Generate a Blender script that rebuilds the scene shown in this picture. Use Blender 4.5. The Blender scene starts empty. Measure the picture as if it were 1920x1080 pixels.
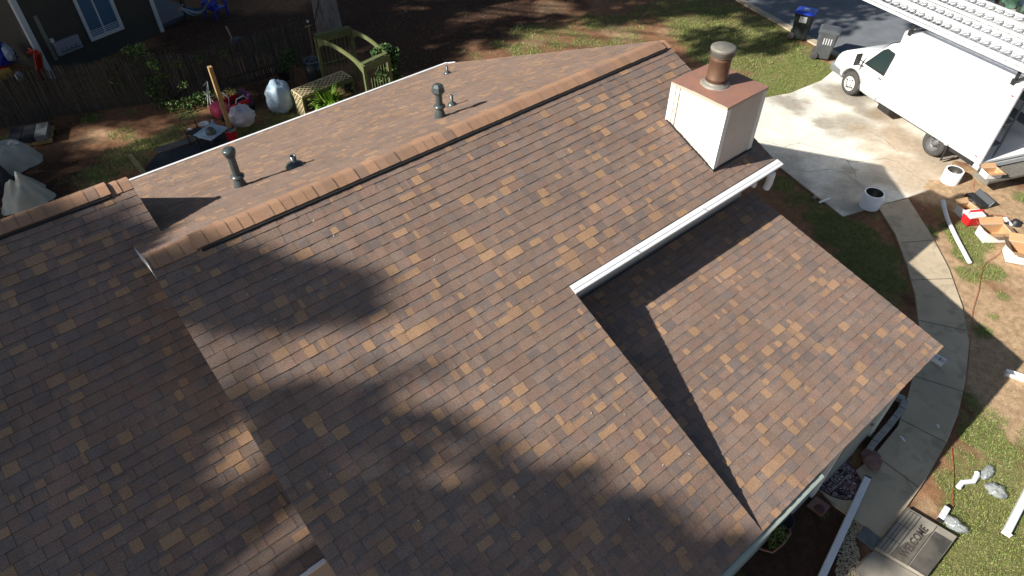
import bpy, bmesh, math, random
import numpy as np
from mathutils import Vector, Matrix, noise
rnd = random.Random(7)
nrs = np.random.RandomState(7)
R_ = math.radians
S = bpy.context.scene
COL = S.collection

# ------------------------------------------------------------------ camera
F_PX = 1257.73
CR = np.array([0.76914, -0.63905, -0.00376]); CR /= np.linalg.norm(CR)
CF = np.array([0.45600, 0.55312, -0.69720]); CF -= CR * (CR @ CF); CF /= np.linalg.norm(CF)
CU = np.cross(CR, CF)
CC = np.array([-9.350, -7.139, 10.131])
cam_d = bpy.data.cameras.new("camera"); cam = bpy.data.objects.new("camera", cam_d); COL.objects.link(cam)
cam_d.sensor_width = 36; cam_d.lens = 36 * F_PX / 1920; cam_d.clip_start = .05; cam_d.clip_end = 2000
M = Matrix.Identity(4)
for i in range(3):
    M[i][0] = CR[i]; M[i][1] = CU[i]; M[i][2] = -CF[i]; M[i][3] = CC[i]
cam.matrix_world = M
S.camera = cam

# ------------------------------------------------------------------ light
SUN_EL, SUN_AZ = 32.2, 13.8
_e, _a = R_(SUN_EL), R_(SUN_AZ)
SD = np.array([math.cos(_e) * math.cos(_a), -math.cos(_e) * math.sin(_a), -math.sin(_e)])   # way the light travels
W = bpy.data.worlds.new("World"); S.world = W; W.use_nodes = True
nt = W.node_tree; bg = nt.nodes["Background"]
sky = nt.nodes.new("ShaderNodeTexSky"); sky.sky_type = 'NISHITA'; sky.sun_disc = False
sky.sun_elevation = R_(SUN_EL); sky.sun_rotation = math.atan2(-SD[0], -SD[1])
nt.links.new(sky.outputs[0], bg.inputs[0]); bg.inputs[1].default_value = 0.052
sl = bpy.data.lights.new("sun", 'SUN'); sl.energy = 5.0; sl.angle = R_(.53); sl.color = (1, .95, .87)
so = bpy.data.objects.new("sun", sl); COL.objects.link(so)
so.rotation_euler = Vector(SD).to_track_quat('-Z', 'Y').to_euler(); so.location = (-20, 5, 25)
S.view_settings.view_transform = 'Standard'; S.view_settings.look = 'None'
S.view_settings.exposure = 0.78; S.view_settings.gamma = 1
S.render.resolution_x = 1024; S.render.resolution_y = 576

# ------------------------------------------------------------------ geometry helpers
def ray(px, py): return CR * (px - 960) / F_PX - CU * (py - 540) / F_PX + CF
def on(px, py, n, d):
    n = np.array(n, float); r = ray(px, py); return CC + r * ((d - n @ CC) / (n @ r))
def at(px, py, z=0.0): return on(px, py, (0, 0, 1), z)

def mat(name, col, rough=.7, metal=0., noise_amt=0., scale=8., bump=0., alpha=1., trans=0., attr=None, col2=None,
        grain=0., grain_scale=300., spec=None, bscale=None, sheen=0.):
    m = bpy.data.materials.new(name); m.use_nodes = True
    nt = m.node_tree; b = nt.nodes["Principled BSDF"]; L = nt.links
    b.inputs["Roughness"].default_value = rough; b.inputs["Metallic"].default_value = metal
    if spec is not None: b.inputs["Specular IOR Level"].default_value = spec
    b.inputs["Alpha"].default_value = alpha
    b.inputs["Transmission Weight"].default_value = trans
    tc = nt.nodes.new("ShaderNodeTexCoord")
    if attr:
        a = nt.nodes.new("ShaderNodeVertexColor"); a.layer_name = attr; src = a.outputs[0]
    else:
        rgb = nt.nodes.new("ShaderNodeRGB"); rgb.outputs[0].default_value = (*col, 1); src = rgb.outputs[0]
    if col2 is not None:
        n = nt.nodes.new("ShaderNodeTexNoise"); n.inputs["Scale"].default_value = scale; n.inputs["Detail"].default_value = 6
        L.new(tc.outputs["Object"], n.inputs["Vector"])
        cr = nt.nodes.new("ShaderNodeValToRGB"); cr.color_ramp.elements[0].position = .4; cr.color_ramp.elements[1].position = .62
        L.new(n.outputs["Fac"], cr.inputs[0])
        mx = nt.nodes.new("ShaderNodeMixRGB"); L.new(cr.outputs[0], mx.inputs[0]); L.new(src, mx.inputs[1]); mx.inputs[2].default_value = (*col2, 1)
        src = mx.outputs[0]
    for amt, sc in ((noise_amt, scale), (grain, grain_scale)):
        if amt > 0:
            n = nt.nodes.new("ShaderNodeTexNoise"); n.inputs["Scale"].default_value = sc; n.inputs["Detail"].default_value = 5 if sc < 100 else 2
            L.new(tc.outputs["Object"], n.inputs["Vector"])
            mr = nt.nodes.new("ShaderNodeMapRange"); mr.inputs[1].default_value = .3; mr.inputs[2].default_value = .7
            mr.inputs[3].default_value = 1 - amt; mr.inputs[4].default_value = 1 + amt
            L.new(n.outputs["Fac"], mr.inputs[0])
            mx = nt.nodes.new("ShaderNodeVectorMath"); mx.operation = 'SCALE'
            L.new(src, mx.inputs[0]); L.new(mr.outputs[0], mx.inputs["Scale"]); src = mx.outputs[0]
    L.new(src, b.inputs["Base Color"])
    if bump > 0:
        n = nt.nodes.new("ShaderNodeTexNoise"); n.inputs["Scale"].default_value = bscale or scale * 3; n.inputs["Detail"].default_value = 4
        L.new(tc.outputs["Object"], n.inputs["Vector"])
        bp = nt.nodes.new("ShaderNodeBump"); bp.inputs["Strength"].default_value = bump; bp.inputs["Distance"].default_value = .02
        L.new(n.outputs["Fac"], bp.inputs["Height"]); L.new(bp.outputs[0], b.inputs["Normal"])
    return m

class MB:
    """collects shapes; build() links them as one mesh object"""
    def __init__(s): s.v = []; s.f = []; s.sm = []; s.c = []; s.usec = False
    def add(s, vs, fs, smooth=False, col=None):
        o = len(s.v); s.v += [tuple(map(float, p)) for p in vs]
        for f in fs: s.f.append(tuple(i + o for i in f)); s.sm.append(smooth); s.c.append(col)
        if col is not None: s.usec = True
        return s
    def box(s, x0, x1, y0, y1, z0, z1, T=None, col=None):
        p = [(x, y, z) for z in (z0, z1) for y in (y0, y1) for x in (x0, x1)]
        if T is not None: p = [T @ Vector(q) for q in p]
        return s.add(p, [(0, 2, 3, 1), (4, 5, 7, 6), (0, 1, 5, 4), (2, 6, 7, 3), (0, 4, 6, 2), (1, 3, 7, 5)], col=col)
    def bar(s, a, b, w, h=None, up=(0, 0, 1), col=None):
        a = Vector(a); b = Vector(b); h = h or w; d = (b - a).normalized(); up = Vector(up)
        if abs(d.dot(up)) > .98: up = Vector((1, 0, 0))
        r = d.cross(up).normalized(); u = r.cross(d)
        p = [q + r * sx * w / 2 + u * sz * h / 2 for q in (a, b) for sx, sz in ((-1, -1), (1, -1), (1, 1), (-1, 1))]
        return s.add(p, [(0, 1, 2, 3), (7, 6, 5, 4), (0, 4, 5, 1), (1, 5, 6, 2), (2, 6, 7, 3), (3, 7, 4, 0)], col=col)
    def tube(s, pts, r, n=10, caps=True, flat=1.0, up=(0, 0, 1)):
        pts = [Vector(p) for p in pts]; k = len(pts); rr = r if isinstance(r, (list, tuple)) else [r] * k
        vs = []; up = Vector(up)
        for i, p in enumerate(pts):
            d = (pts[min(i + 1, k - 1)] - pts[max(i - 1, 0)]).normalized()
            u0 = up if abs(d.dot(up)) < .95 else Vector((1, .01, 0))
            a = d.cross(u0).normalized(); b = a.cross(d)
            for j in range(n):
                t = 2 * math.pi * j / n; vs.append(p + a * math.cos(t) * rr[i] + b * math.sin(t) * rr[i] * flat)
        fs = [(i * n + j, i * n + (j + 1) % n, (i + 1) * n + (j + 1) % n, (i + 1) * n + j) for i in range(k - 1) for j in range(n)]
        s.add(vs, [f[::-1] for f in fs], True)
        if caps:
            s.add(vs[:n], [tuple(range(n))]); s.add(vs[-n:], [tuple(range(n))[::-1]])
        return s
    def lathe(s, prof, c=(0, 0, 0), n=24, T=None, smooth=True):
        vs = []
        for r, z in prof:
            for j in range(n):
                t = 2 * math.pi * j / n; q = Vector((c[0] + r * math.cos(t), c[1] + r * math.sin(t), c[2] + z))
                vs.append(T @ q if T is not None else q)
        fs = [(i * n + j, i * n + (j + 1) % n, (i + 1) * n + (j + 1) % n, (i + 1) * n + j) for i in range(len(prof) - 1) for j in range(n)]
        return s.add(vs, fs, smooth)
    def prism(s, poly, z0, z1, T=None):
        n = len(poly); p = [(x, y, z0) for x, y in poly] + [(x, y, z1) for x, y in poly]
        if T is not None: p = [T @ Vector(q) for q in p]
        return s.add(p, [tuple(range(n))[::-1], tuple(range(n, 2 * n))] + [(i, (i + 1) % n, n + (i + 1) % n, n + i) for i in range(n)])
    def slab(s, pts, d):   # polygon in space thickened along vector d
        n = len(pts); p = [Vector(q) for q in pts]; q = [a + Vector(d) for a in p]
        return s.add(p + q, [tuple(range(n)), tuple(range(n, 2 * n))[::-1]] + [(i, n + i, n + (i + 1) % n, (i + 1) % n) for i in range(n)])
    def build(s, name, m, parent=None, bevel=0, loc=None, fix=True, inv=None):
        me = bpy.data.meshes.new(name)
        vs = s.v
        if loc is not None: vs = [(a - loc[0], b - loc[1], c - loc[2]) for a, b, c in vs]
        me.from_pydata(vs, [], s.f)
        me.polygons.foreach_set("use_smooth", s.sm)
        if s.usec:
            ca = me.color_attributes.new("col", 'FLOAT_COLOR', 'CORNER')
            arr = np.ones((len(me.loops), 4), np.float32); k = 0
            for f, c in zip(s.f, s.c):
                if c is not None: arr[k:k + len(f), :3] = c
                k += len(f)
            ca.data.foreach_set("color", arr.ravel())
        if fix:
            bm = bmesh.new(); bm.from_mesh(me); bmesh.ops.recalc_face_normals(bm, faces=bm.faces); bm.to_mesh(me); bm.free()
        me.materials.append(m)
        o = bpy.data.objects.new(name, me); COL.objects.link(o)
        if loc is not None: o.location = loc
        if parent is not None:
            o.parent = parent
            if inv: o.matrix_parent_inverse = parent.matrix_basis.inverted()
        if bevel:
            b = o.modifiers.new("bevel", 'BEVEL'); b.width = bevel; b.segments = 2; b.limit_method = 'ANGLE'
        return o

def tag(o, label=None, cat=None, group=None, kind=None):
    if label: o["label"] = label
    if cat: o["category"] = cat
    if group: o["group"] = group
    if kind: o["kind"] = kind
    return o
def thing(name, label, cat, loc=(0, 0, 0), rz=0, group=None):
    o = bpy.data.objects.new(name, None); COL.objects.link(o); o.location = [float(q) for q in loc]; o.rotation_euler = (0, 0, rz)
    o.empty_display_size = .2
    return tag(o, label, cat, group)
def copy_tree(o, parent=None):
    c = o.copy(); COL.objects.link(c)
    if parent: c.parent = parent; c.matrix_parent_inverse = o.matrix_parent_inverse.copy()
    for ch in list(o.children): copy_tree(ch, c)
    return c
def text_mesh(txt, size, name, m, parent, T, extrude=.002, spacing=1.0, bold=0.0):
    cu = bpy.data.curves.new(name, 'FONT'); cu.body = txt; cu.size = size; cu.extrude = extrude; cu.align_x = 'CENTER'; cu.align_y = 'CENTER'
    cu.space_character = spacing; cu.offset = bold
    t = bpy.data.objects.new(name, cu); COL.objects.link(t)
    me = bpy.data.meshes.new_from_object(t); bpy.data.objects.remove(t); me.transform(T); me.materials.clear(); me.materials.append(m)
    o = bpy.data.objects.new(name, me); COL.objects.link(o); o.parent = parent
    return o
def frame(a, b, z=None):
    """matrix with origin a, X towards b (horizontal)"""
    a = np.array(a); b = np.array(b); d = b - a; return math.atan2(d[1], d[0])

# ------------------------------------------------------------------ materials
m_shingle = mat("shingle", (1, 1, 1), .92, attr="col", grain=.34, grain_scale=95, noise_amt=.10, scale=1.3, bump=.5, bscale=260, spec=.2)
m_cap = mat("cap_shingle", (1, 1, 1), .9, attr="col", grain=.3, grain_scale=170, bump=.4, bscale=260, spec=.25)
m_felt = mat("roof_deck", (.05, .045, .042), .9)
m_ventblk = mat("black_vent", (.018, .018, .02), .8)
m_white = mat("white_metal", (.78, .79, .80), .35, noise_amt=.05, scale=5)
m_fascia = mat("white_fascia", (.66, .66, .64), .6, noise_amt=.08, scale=4)
m_siding = mat("siding_paint", (.58, .50, .425), .7, noise_amt=.06, scale=3, bump=.1)
m_siding2 = mat("grey_green_siding", (.36, .40, .35), .7, noise_amt=.08, scale=3)
m_trim = mat("white_trim", (.74, .73, .70), .6)
m_rust = mat("rusty_metal", (.36, .18, .12), .6, noise_amt=.3, scale=4, col2=(.22, .12, .095), bump=.15, grain=.12, grain_scale=60)
m_bronze = mat("bronze_metal", (.14, .078, .048), .55, metal=.3, noise_amt=.2, scale=9)
m_galv = mat("galvanised_metal", (.23, .215, .185), .6, metal=.3, noise_amt=.15, scale=12)
m_caulk = mat("sealant", (.36, .30, .24), .8)
m_pipe = mat("dark_painted_pipe", (.055, .07, .07), .32, noise_amt=.15, scale=20, spec=.6)
m_truck = mat("white_truck_paint", (.88, .89, .90), .3, noise_amt=.02, scale=3)
m_alu = mat("aluminium", (.62, .63, .64), .45, metal=.12, noise_amt=.08, scale=8)
m_black = mat("black_plastic", (.022, .022, .024), .5, noise_amt=.2, scale=10)
m_rubber = mat("tyre_rubber", (.055, .053, .05), .85, noise_amt=.2, scale=12)
m_rim = mat("painted_rim", (.62, .62, .60), .45, noise_amt=.1, scale=15)
m_rimd = mat("grey_rim", (.13, .13, .13), .45, noise_amt=.15, scale=15)
m_glass = mat("dark_glass", (.02, .035, .035), .06, spec=.8)
m_nglass = mat("window_glass", (.06, .13, .22), .12, spec=.9)
m_chrome = mat("grey_bumper", (.35, .37, .38), .3, metal=.6)
m_red = mat("red_plastic", (.62, .02, .025), .4)
m_redb = mat("red_bucket_plastic", (.50, .02, .035), .45)
m_pink = mat("pink_plastic", (.70, .07, .14), .4, noise_amt=.08, scale=9)
m_purple = mat("purple_plastic", (.16, .03, .13), .5)
m_card = mat("cardboard", (.50, .30, .15), .85, noise_amt=.08, scale=9)
m_cardw = mat("white_carton", (.80, .79, .77), .7, noise_amt=.03, scale=6)
m_blue = mat("blue_lid", (.02, .06, .55), .35)
m_bin = mat("dark_bin", (.022, .028, .028), .42, noise_amt=.2, scale=6)
m_bin2 = mat("grey_bin", (.085, .09, .095), .3, noise_amt=.15, scale=6)
m_green = mat("green_bin", (.12, .25, .17), .5, noise_amt=.15, scale=6)
m_wood = mat("yellow_pine", (.33, .22, .09), .75, noise_amt=.2, scale=14)
m_wgreen = mat("mossy_wood", (.135, .15, .05), .85, noise_amt=.3, scale=7, col2=(.065, .085, .032))
m_lattice = mat("pale_lattice_wood", (.50, .42, .24), .8, noise_amt=.2, scale=9)
m_grey_wood = mat("weathered_wood", (1, 1, 1), .9, attr="col", noise_amt=.2, scale=12)
m_bark = mat("pine_bark", (.25, .235, .225), .95, noise_amt=.45, scale=10, bump=1., bscale=20, col2=(.085, .072, .066))
_nt = m_bark.node_tree
for _n in list(_nt.nodes):
    if _n.type == 'TEX_NOISE':
        _mp = _nt.nodes.new("ShaderNodeMapping"); _mp.inputs["Scale"].default_value = (1, 1, .22); _tc = [q for q in _nt.nodes if q.type == 'TEX_COORD'][0]
        _nt.links.new(_tc.outputs["Object"], _mp.inputs[0]); _nt.links.new(_mp.outputs[0], _n.inputs["Vector"])
m_leaf = mat("leaf", (1, 1, 1), .6, attr="col", noise_amt=.15, scale=9, spec=.3)
m_stem = mat("dark_stem", (.045, .04, .025), .9)
m_bag = mat("blue_white_bag", (.34, .45, .55), .4, noise_amt=.08, scale=7)
m_film = mat("clear_plastic_film", (.50, .53, .54), .15, alpha=.42, spec=.9)
m_tarp = mat("pale_tarp", (.34, .36, .32), .65, noise_amt=.12, scale=4)
m_tarpd = mat("dark_cover", (.02, .022, .028), .6, noise_amt=.2, scale=5)
m_blued = mat("blue_plastic", (.015, .035, .34), .45)
m_orange = mat("red_orange_plastic", (.50, .06, .03), .5)
m_yellow = mat("yellow_plastic", (.45, .26, .04), .5)
m_nwall = mat("dark_siding", (.04, .037, .03), .8, noise_amt=.12, scale=4)
m_ntrim = mat("pale_blue_trim", (.45, .50, .53), .6)
m_meter = mat("meter_grey", (.22, .24, .28), .5)
m_concrete_s = mat("step_concrete", (.29, .26, .21), .9, noise_amt=.15, scale=6, grain=.12, grain_scale=80)
m_stone = mat("red_stone", (.24, .13, .105), .9, noise_amt=.2, scale=8)
m_stoned = mat("dark_stone", (.10, .045, .045), .9, noise_amt=.2, scale=12)
m_slate = mat("blue_grey_paver", (.13, .145, .15), .9, noise_amt=.2, scale=10, grain=.15, grain_scale=80)
m_block = mat("edging_concrete", (.30, .29, .27), .95, noise_amt=.2, scale=9)
m_stain = mat("dark_stained_concrete", (.05, .047, .042), .9, col2=(.095, .085, .07), scale=3.2, noise_amt=.15)
m_cord = mat("orange_cord", (.36, .07, .035), .6)
m_clay = mat("clay_pot", (.33, .16, .09), .85, noise_amt=.15, scale=9)
m_soil = mat("potting_soil", (.04, .028, .02), .95, noise_amt=.3, scale=20)

# ------------------------------------------------------------------ ground
def blob_field(X, Y, blobs):
    out = np.zeros_like(X)
    for (px, py, r, a) in blobs:
        if blobs is GRASS and py < 130 and 800 < px < 1270: a *= .74
        c = at(px, py); d2 = ((X - c[0]) ** 2 + (Y - c[1]) ** 2) / (r * r)
        out = np.maximum(out, a * np.clip(1.25 - d2, 0, 1) ** .6)
    return out
def fbm(X, Y, sc, seed, octv=4):
    rs = np.random.RandomState(seed); out = np.zeros_like(X); amp = 1; tot = 0
    for o in range(octv):
        n = 96; g = rs.rand(n, n); u = (X * sc + 37.3) % n; v = (Y * sc + 11.1) % n
        i = np.floor(u).astype(int); j = np.floor(v).astype(int); fu = u - i; fv = v - j; fu = fu * fu * (3 - 2 * fu); fv = fv * fv * (3 - 2 * fv)
        i %= n; j %= n; i1 = (i + 1) % n; j1 = (j + 1) % n
        out += amp * ((g[i, j] * (1 - fu) + g[i1, j] * fu) * (1 - fv) + (g[i, j1] * (1 - fu) + g[i1, j1] * fu) * fv)
        tot += amp; amp *= .55; sc *= 2.1
    return out / tot
GRASS = [  # px, py, radius m, strength : strip by the drive
    (1462, 345, .45, .8), (1500, 375, .5, .6), (1545, 408, .55, .9), (1590, 440, .75, 1), (1630, 480, .75, 1), (1655, 520, .6, 1), (1665, 560, .35, .8), (1600, 500, .6, .9), (1560, 440, .5, .9),
    (1480, 322, .3, .6), (1690, 395, .14, .7), (1640, 405, .2, .6),
    # patches among the boxes
    (1795, 430, .42, .95), (1820, 450, .5, .95), (1815, 480, .35, .9), (1770, 400, .3, .7), (1745, 432, .2, .8), (1822, 515, .35, .85), (1860, 510, .32, .85), (1880, 555, .18, .7), (1790, 360, .18, .6),
    (1915, 370, .3, .8), (1840, 620, .22, .9), (1865, 595, .12, .7), (1905, 590, .15, .5), (1815, 745, .2, .8), (1805, 775, .15, .8),
    # front lawn
    (1850, 775, .35, .7), (1845, 820, .45, .95), (1880, 850, .45, .8), (1800, 860, .35, .9), (1790, 905, .35, .95), (1850, 920, .6, 1), (1900, 920, .7, 1), (1830, 985, .55, 1), (1890, 1010, .8, 1), (1850, 1060, .7, 1), (1900, 1080, .8, 1), (1960, 960, 1., 1), (1960, 1080, 1.2, 1), (1800, 1060, .4, .9),(2050,900,1.2,.9),(2050,1060,1.4,1),(1850,1150,1.2,1),
    (1350, 1060, .4, .5), (1540, 955, .2, .6),
    # lawn behind the chimney, towards the street
    (1500, 130, 1.3, 1), (1450, 160, 1.1, 1), (1400, 110, 1.3, 1), (1420, 60, 1.6, .95), (1480, 95, 1., .9), (1330, 60, 1.6, .9), (1290, 30, 1.5, .8), (1240, 20, 1.5, .8), (1330, 20, 1.6, .8), (1200, 50, 1., .7), (1150, 45, 1., .8),
    (1100, 40, 1., .8), (1060, 70, 1.1, .85), (1000, 60, 1., .8), (980, 95, .9, .8), (930, 90, .8, .75), (880, 105, .7, .7), (1010, 20, .7, .5), (1180, 80, .9, .8), (1120, 90, 1., .8),
    (1540, 140, .6, .9), (1440, 185, .6, .9), (1490, 170, .5, .8), (1380, 160, 1.2, .9), (1350, 100, 1.2, .9),
    # back yard
    (310, 262, .55, .95), (270, 275, .6, .8), (230, 250, .5, .6), (220, 290, .6, .75), (180, 330, .8, .65), (200, 370, .8, .8), (250, 300, .6, .8), (330, 240, .4, .8), (170, 222, .35, .7), (12, 262, .35, .9), (90, 200, .3, .4),
    (460, 250, .8, .7), (530, 225, .9, .7), (430, 280, .5, .6), (120, 345, .5, .4), (350, 215, .4, .7), (480, 210, .5, .5), (240, 210, .3, .6), (0, 420, .6, .4)]
MULCH = [(760, 60, 2.4, 1), (850, 40, 2.4, 1), (720, 30, 2.2, 1), (900, 30, 2., .9), (680, 20, 2.4, 1), (800, 100, 1.6, 1), (950, 25, 1.6, .8), (1040, 15, 1.5, .6), (620, 90, 1.5, .9), (560, 60, 2, .9), (480, 60, 2, .9), (400, 60, 2, .9), (840,100,.8,.9),
    (60, 180, 2, .8), (120, 230, 1.2, .6), (300, 130, 2, .9), (500, 170, 1, .6), (120, 320, 1.2, .7), (60, 360, 1.4, .8),
    (1450, 1040, 1.1, 1), (1520, 990, .7, 1), (1560, 1020, .5, .9), (1400, 1080, 1., 1), (1480, 1080, .8, 1), (1350, 1100, 1, 1), (1560, 975, .25, .9), (1650, 790, .45, 1), (1665, 765, .3, 1), (1630, 820, .3, 1), (1700, 560, .2, .5)]
SAND = [(1700, 300, 1.2, .9), (1760, 340, 1.2, 1), (1820, 360, 1.2, 1), (1850, 380, 1.2, .9), (1740, 450, .6, .7), (1760, 500, .7, .9), (1800, 560, .9, 1), (1880, 640, 1., 1), (1900, 700, .9, 1), (1850, 700, .8, .9), (1870, 760, .5, .9), (1900, 500, .9, .9), (1900, 800, .4, .9), (1740, 950, .2, .6), (1960, 640, 1.4, 1), (1960, 420, 1.4, 1), (1520, 165, .4, .6), (1555, 148, .3, .7), (1570, 120, .3, .8), (1890, 60, 1.4, .8),
    (850, 20, .7, .5), (920, 20, .6, .6), (1030, 15, .8, .6), (1170, 65, .6, .6), (1000, 75, .5, .5), (1250, 60, .5, .5), (930, 130, .4, .4), (1150, 55, .6, .5), (1380, 80, .5, .5), (1440, 150, .4, .5), (180, 255, .5, .45), (150, 262, .4, .4), (1745, 600, .3, .6), (1835, 540, .2, .6),
    (1860,880,.25,.6),(1895,870,.2,.5),(1850, 850, .15, .5)]
def spaced(a, b, st): return list(np.arange(a, b, st))
gx = np.array([-400, -200, -100, -60, -40, -28, -20] + spaced(-15, 13, .11) + spaced(13, 24, .22) + [26, 30, 40, 60, 100, 200, 400])
gy = np.array([-400, -200, -100, -60, -40, -28, -20, -14] + spaced(-10.5, 22, .11) + spaced(22, 30, .4) + [34, 44, 60, 100, 200, 400])
GX, GY = np.meshgrid(gx, gy, indexing='ij')
def ground_masks(X, Y):
    n1 = fbm(X, Y, 1.6, 1); n2 = fbm(X, Y, 4.3, 2); n3 = fbm(X, Y, .5, 3)
    g = blob_field(X, Y, GRASS); g = np.clip((g - (n1 * .55 + n2 * .55) + .12) * 2.8, 0, 1)
    far = np.clip((np.hypot(X, Y - 5) - 26) / 6, 0, 1); g = np.maximum(g, far * .8)
    m = blob_field(X, Y, MULCH); m = np.clip((m - n1 * .5) * 2.2, 0, 1)
    s = blob_field(X, Y, SAND); s = np.clip((s - n1 * .4) * 1.8, 0, 1)
    return g, m, s, n1, n2, n3
g_, m_, s_, n1, n2, n3 = ground_masks(GX, GY)
def lerp(a, b, t): return a * (1 - t[..., None]) + np.array(b) * t[..., None]
base = np.broadcast_to(np.array([.235, .125, .068]), GX.shape + (3,)).copy()
base = lerp(base, (.155, .08, .048), np.clip((n3 - .4) * 3, 0, 1) * .6)
base = lerp(base, (.40, .275, .165), s_)
base = lerp(base, (.052, .030, .021), m_ * .92)
base = lerp(base, (.15, .165, .06), g_ * .8)
base = lerp(base, (.26, .21, .11), g_ * np.clip((n2 - .5) * 4, 0, 1) * .5)
ZG = (n1 - .5) * .035 * (np.hypot(GX, GY) < 60)
ZG = ZG + np.clip(blob_field(GX, GY, [(1735, 372, .9, 1), (1790, 355, 1., 1), (1840, 330, 1., 1), (1880, 300, 1., 1), (1700, 385, .35, 1)]), 0, 1) * .036
nx, ny = GX.shape
verts = np.stack([GX, GY, ZG - .012], -1).reshape(-1, 3)
idx = np.arange(nx * ny).reshape(nx, ny)
faces = np.stack([idx[:-1, :-1], idx[1:, :-1], idx[1:, 1:], idx[:-1, 1:]], -1).reshape(-1, 4)
me = bpy.data.meshes.new("ground"); me.vertices.add(len(verts)); me.vertices.foreach_set("co", verts.astype(np.float32).ravel())
me.loops.add(faces.size); me.loops.foreach_set("vertex_index", faces.astype(np.int32).ravel())
me.polygons.add(len(faces)); me.polygons.foreach_set("loop_start", np.arange(0, faces.size, 4, dtype=np.int32)); me.update(calc_edges=True)
ca = me.color_attributes.new("col", 'FLOAT_COLOR', 'POINT')
ca.data.foreach_set("color", np.concatenate([base.reshape(-1, 3), np.ones((len(verts), 1))], 1).astype(np.float32).ravel())
me.materials.append(mat("soil_and_turf", (1, 1, 1), .95, attr="col", noise_amt=.25, scale=7, grain=.3, grain_scale=55, bump=.8, bscale=45, spec=.1))
og = bpy.data.objects.new("ground", me); COL.objects.link(og); tag(og, kind="structure")

def sheet(name, pts, z, m, thick=.12, kind="structure", sub=None):
    b = MB(); n = len(pts)
    b.add([(p[0], p[1], z) for p in pts] + [(p[0], p[1], z - thick) for p in pts], [tuple(range(n))] + [(i, (i + 1) % n, n + (i + 1) % n, n + i) for i in range(n)])
    o = b.build(name, m); tag(o, kind=kind); return o
def concrete_mat(name, c1, c2, c3, crack=True, sc=1.2, dusty=None):
    m = bpy.data.materials.new(name); m.use_nodes = True; nt = m.node_tree; b = nt.nodes["Principled BSDF"]; L = nt.links
    tc = nt.nodes.new("ShaderNodeTexCoord")
    def nz(s, d=6, dist=0):
        n = nt.nodes.new("ShaderNodeTexNoise"); n.inputs["Scale"].default_value = s; n.inputs["Detail"].default_value = d; n.inputs["Distortion"].default_value = dist
        L.new(tc.outputs["Object"], n.inputs["Vector"]); return n
    def ramp(src, a, bb):
        r = nt.nodes.new("ShaderNodeMapRange"); r.inputs[1].default_value = a; r.inputs[2].default_value = bb; r.clamp = True; L.new(src, r.inputs[0]); return r.outputs[0]
    def mix(f, a, bcol):
        x = nt.nodes.new("ShaderNodeMixRGB"); L.new(f, x.inputs[0])
        if isinstance(a, tuple): x.inputs[1].default_value = (*a, 1)
        else: L.new(a, x.inputs[1])
        x.inputs[2].default_value = (*bcol, 1); return x.outputs[0]
    c = mix(ramp(nz(sc, 5, .6).outputs["Fac"], .42, .60), c1, c2)
    c = mix(ramp(nz(sc * 2.7, 6, 1.).outputs["Fac"], .52, .70), c, c3)
    if crack:
        nn = nz(1.5, 4); ad = nt.nodes.new("ShaderNodeMixRGB"); ad.inputs[0].default_value = .22; L.new(tc.outputs["Object"], ad.inputs[1]); L.new(nn.outputs["Color"], ad.inputs[2])
        v = nt.nodes.new("ShaderNodeTexVoronoi"); v.feature = 'DISTANCE_TO_EDGE'; v.inputs["Scale"].default_value = .42; L.new(ad.outputs[0], v.inputs["Vector"])
        k = nt.nodes.new("ShaderNodeMapRange"); k.inputs[1].default_value = .004; k.inputs[2].default_value = .011; k.inputs[3].default_value = 1; k.inputs[4].default_value = 0; L.new(v.outputs["Distance"], k.inputs[0])
        c = mix(k.outputs[0], c, (.10, .08, .06))
    g = nz(120, 2); mr = nt.nodes.new("ShaderNodeMapRange"); mr.inputs[1].default_value = .3; mr.inputs[2].default_value = .7; mr.inputs[3].default_value = .85; mr.inputs[4].default_value = 1.13; L.new(g.outputs["Fac"], mr.inputs[0])
    vm = nt.nodes.new("ShaderNodeVectorMath"); vm.operation = 'SCALE'; L.new(c, vm.inputs[0]); L.new(mr.outputs[0], vm.inputs["Scale"]); L.new(vm.outputs[0], b.inputs["Base Color"])
    b.inputs["Roughness"].default_value = .9
    bp = nt.nodes.new("ShaderNodeBump"); bp.inputs["Strength"].default_value = .3; bp.inputs["Distance"].default_value = .01; L.new(g.outputs["Fac"], bp.inputs["Height"]); L.new(bp.outputs[0], b.inputs["Normal"])
    return m
m_drive = concrete_mat("driveway_concrete", (.47, .43, .35), (.66, .63, .55), (.36, .31, .24), sc=.7)
m_walk = concrete_mat("walkway_concrete", (.44, .36, .25), (.52, .43, .30), (.34, .28, .195), crack=False, sc=1.)
m_asph = mat("asphalt", (.15, .16, .175), .9, noise_amt=.15, scale=2, grain=.3, grain_scale=90)
A2 = lambda px, py: tuple(at(px, py)[:2])
k0, k1 = at(1378, 0), at(1568, 108); kd = (k1 - k0) / np.linalg.norm(k1 - k0); kn = np.array([-kd[1], kd[0], 0]); kn = kn if kn[0] > 0 else -kn
P = lambda a, b: k0 + kd * a + kn * b
drive = [A2(1395, 262), A2(1440, 297), A2(1580, 407), A2(1648, 386), A2(1700, 372), A2(1760, 352), A2(1830, 330), A2(1905, 270), tuple(P(12.6, 0)[:2]), tuple(P(np.linalg.norm(k1 - k0) + .35, 0)[:2]), A2(1540, 152), A2(1480, 176), A2(1425, 186), A2(1380, 215)]
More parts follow.
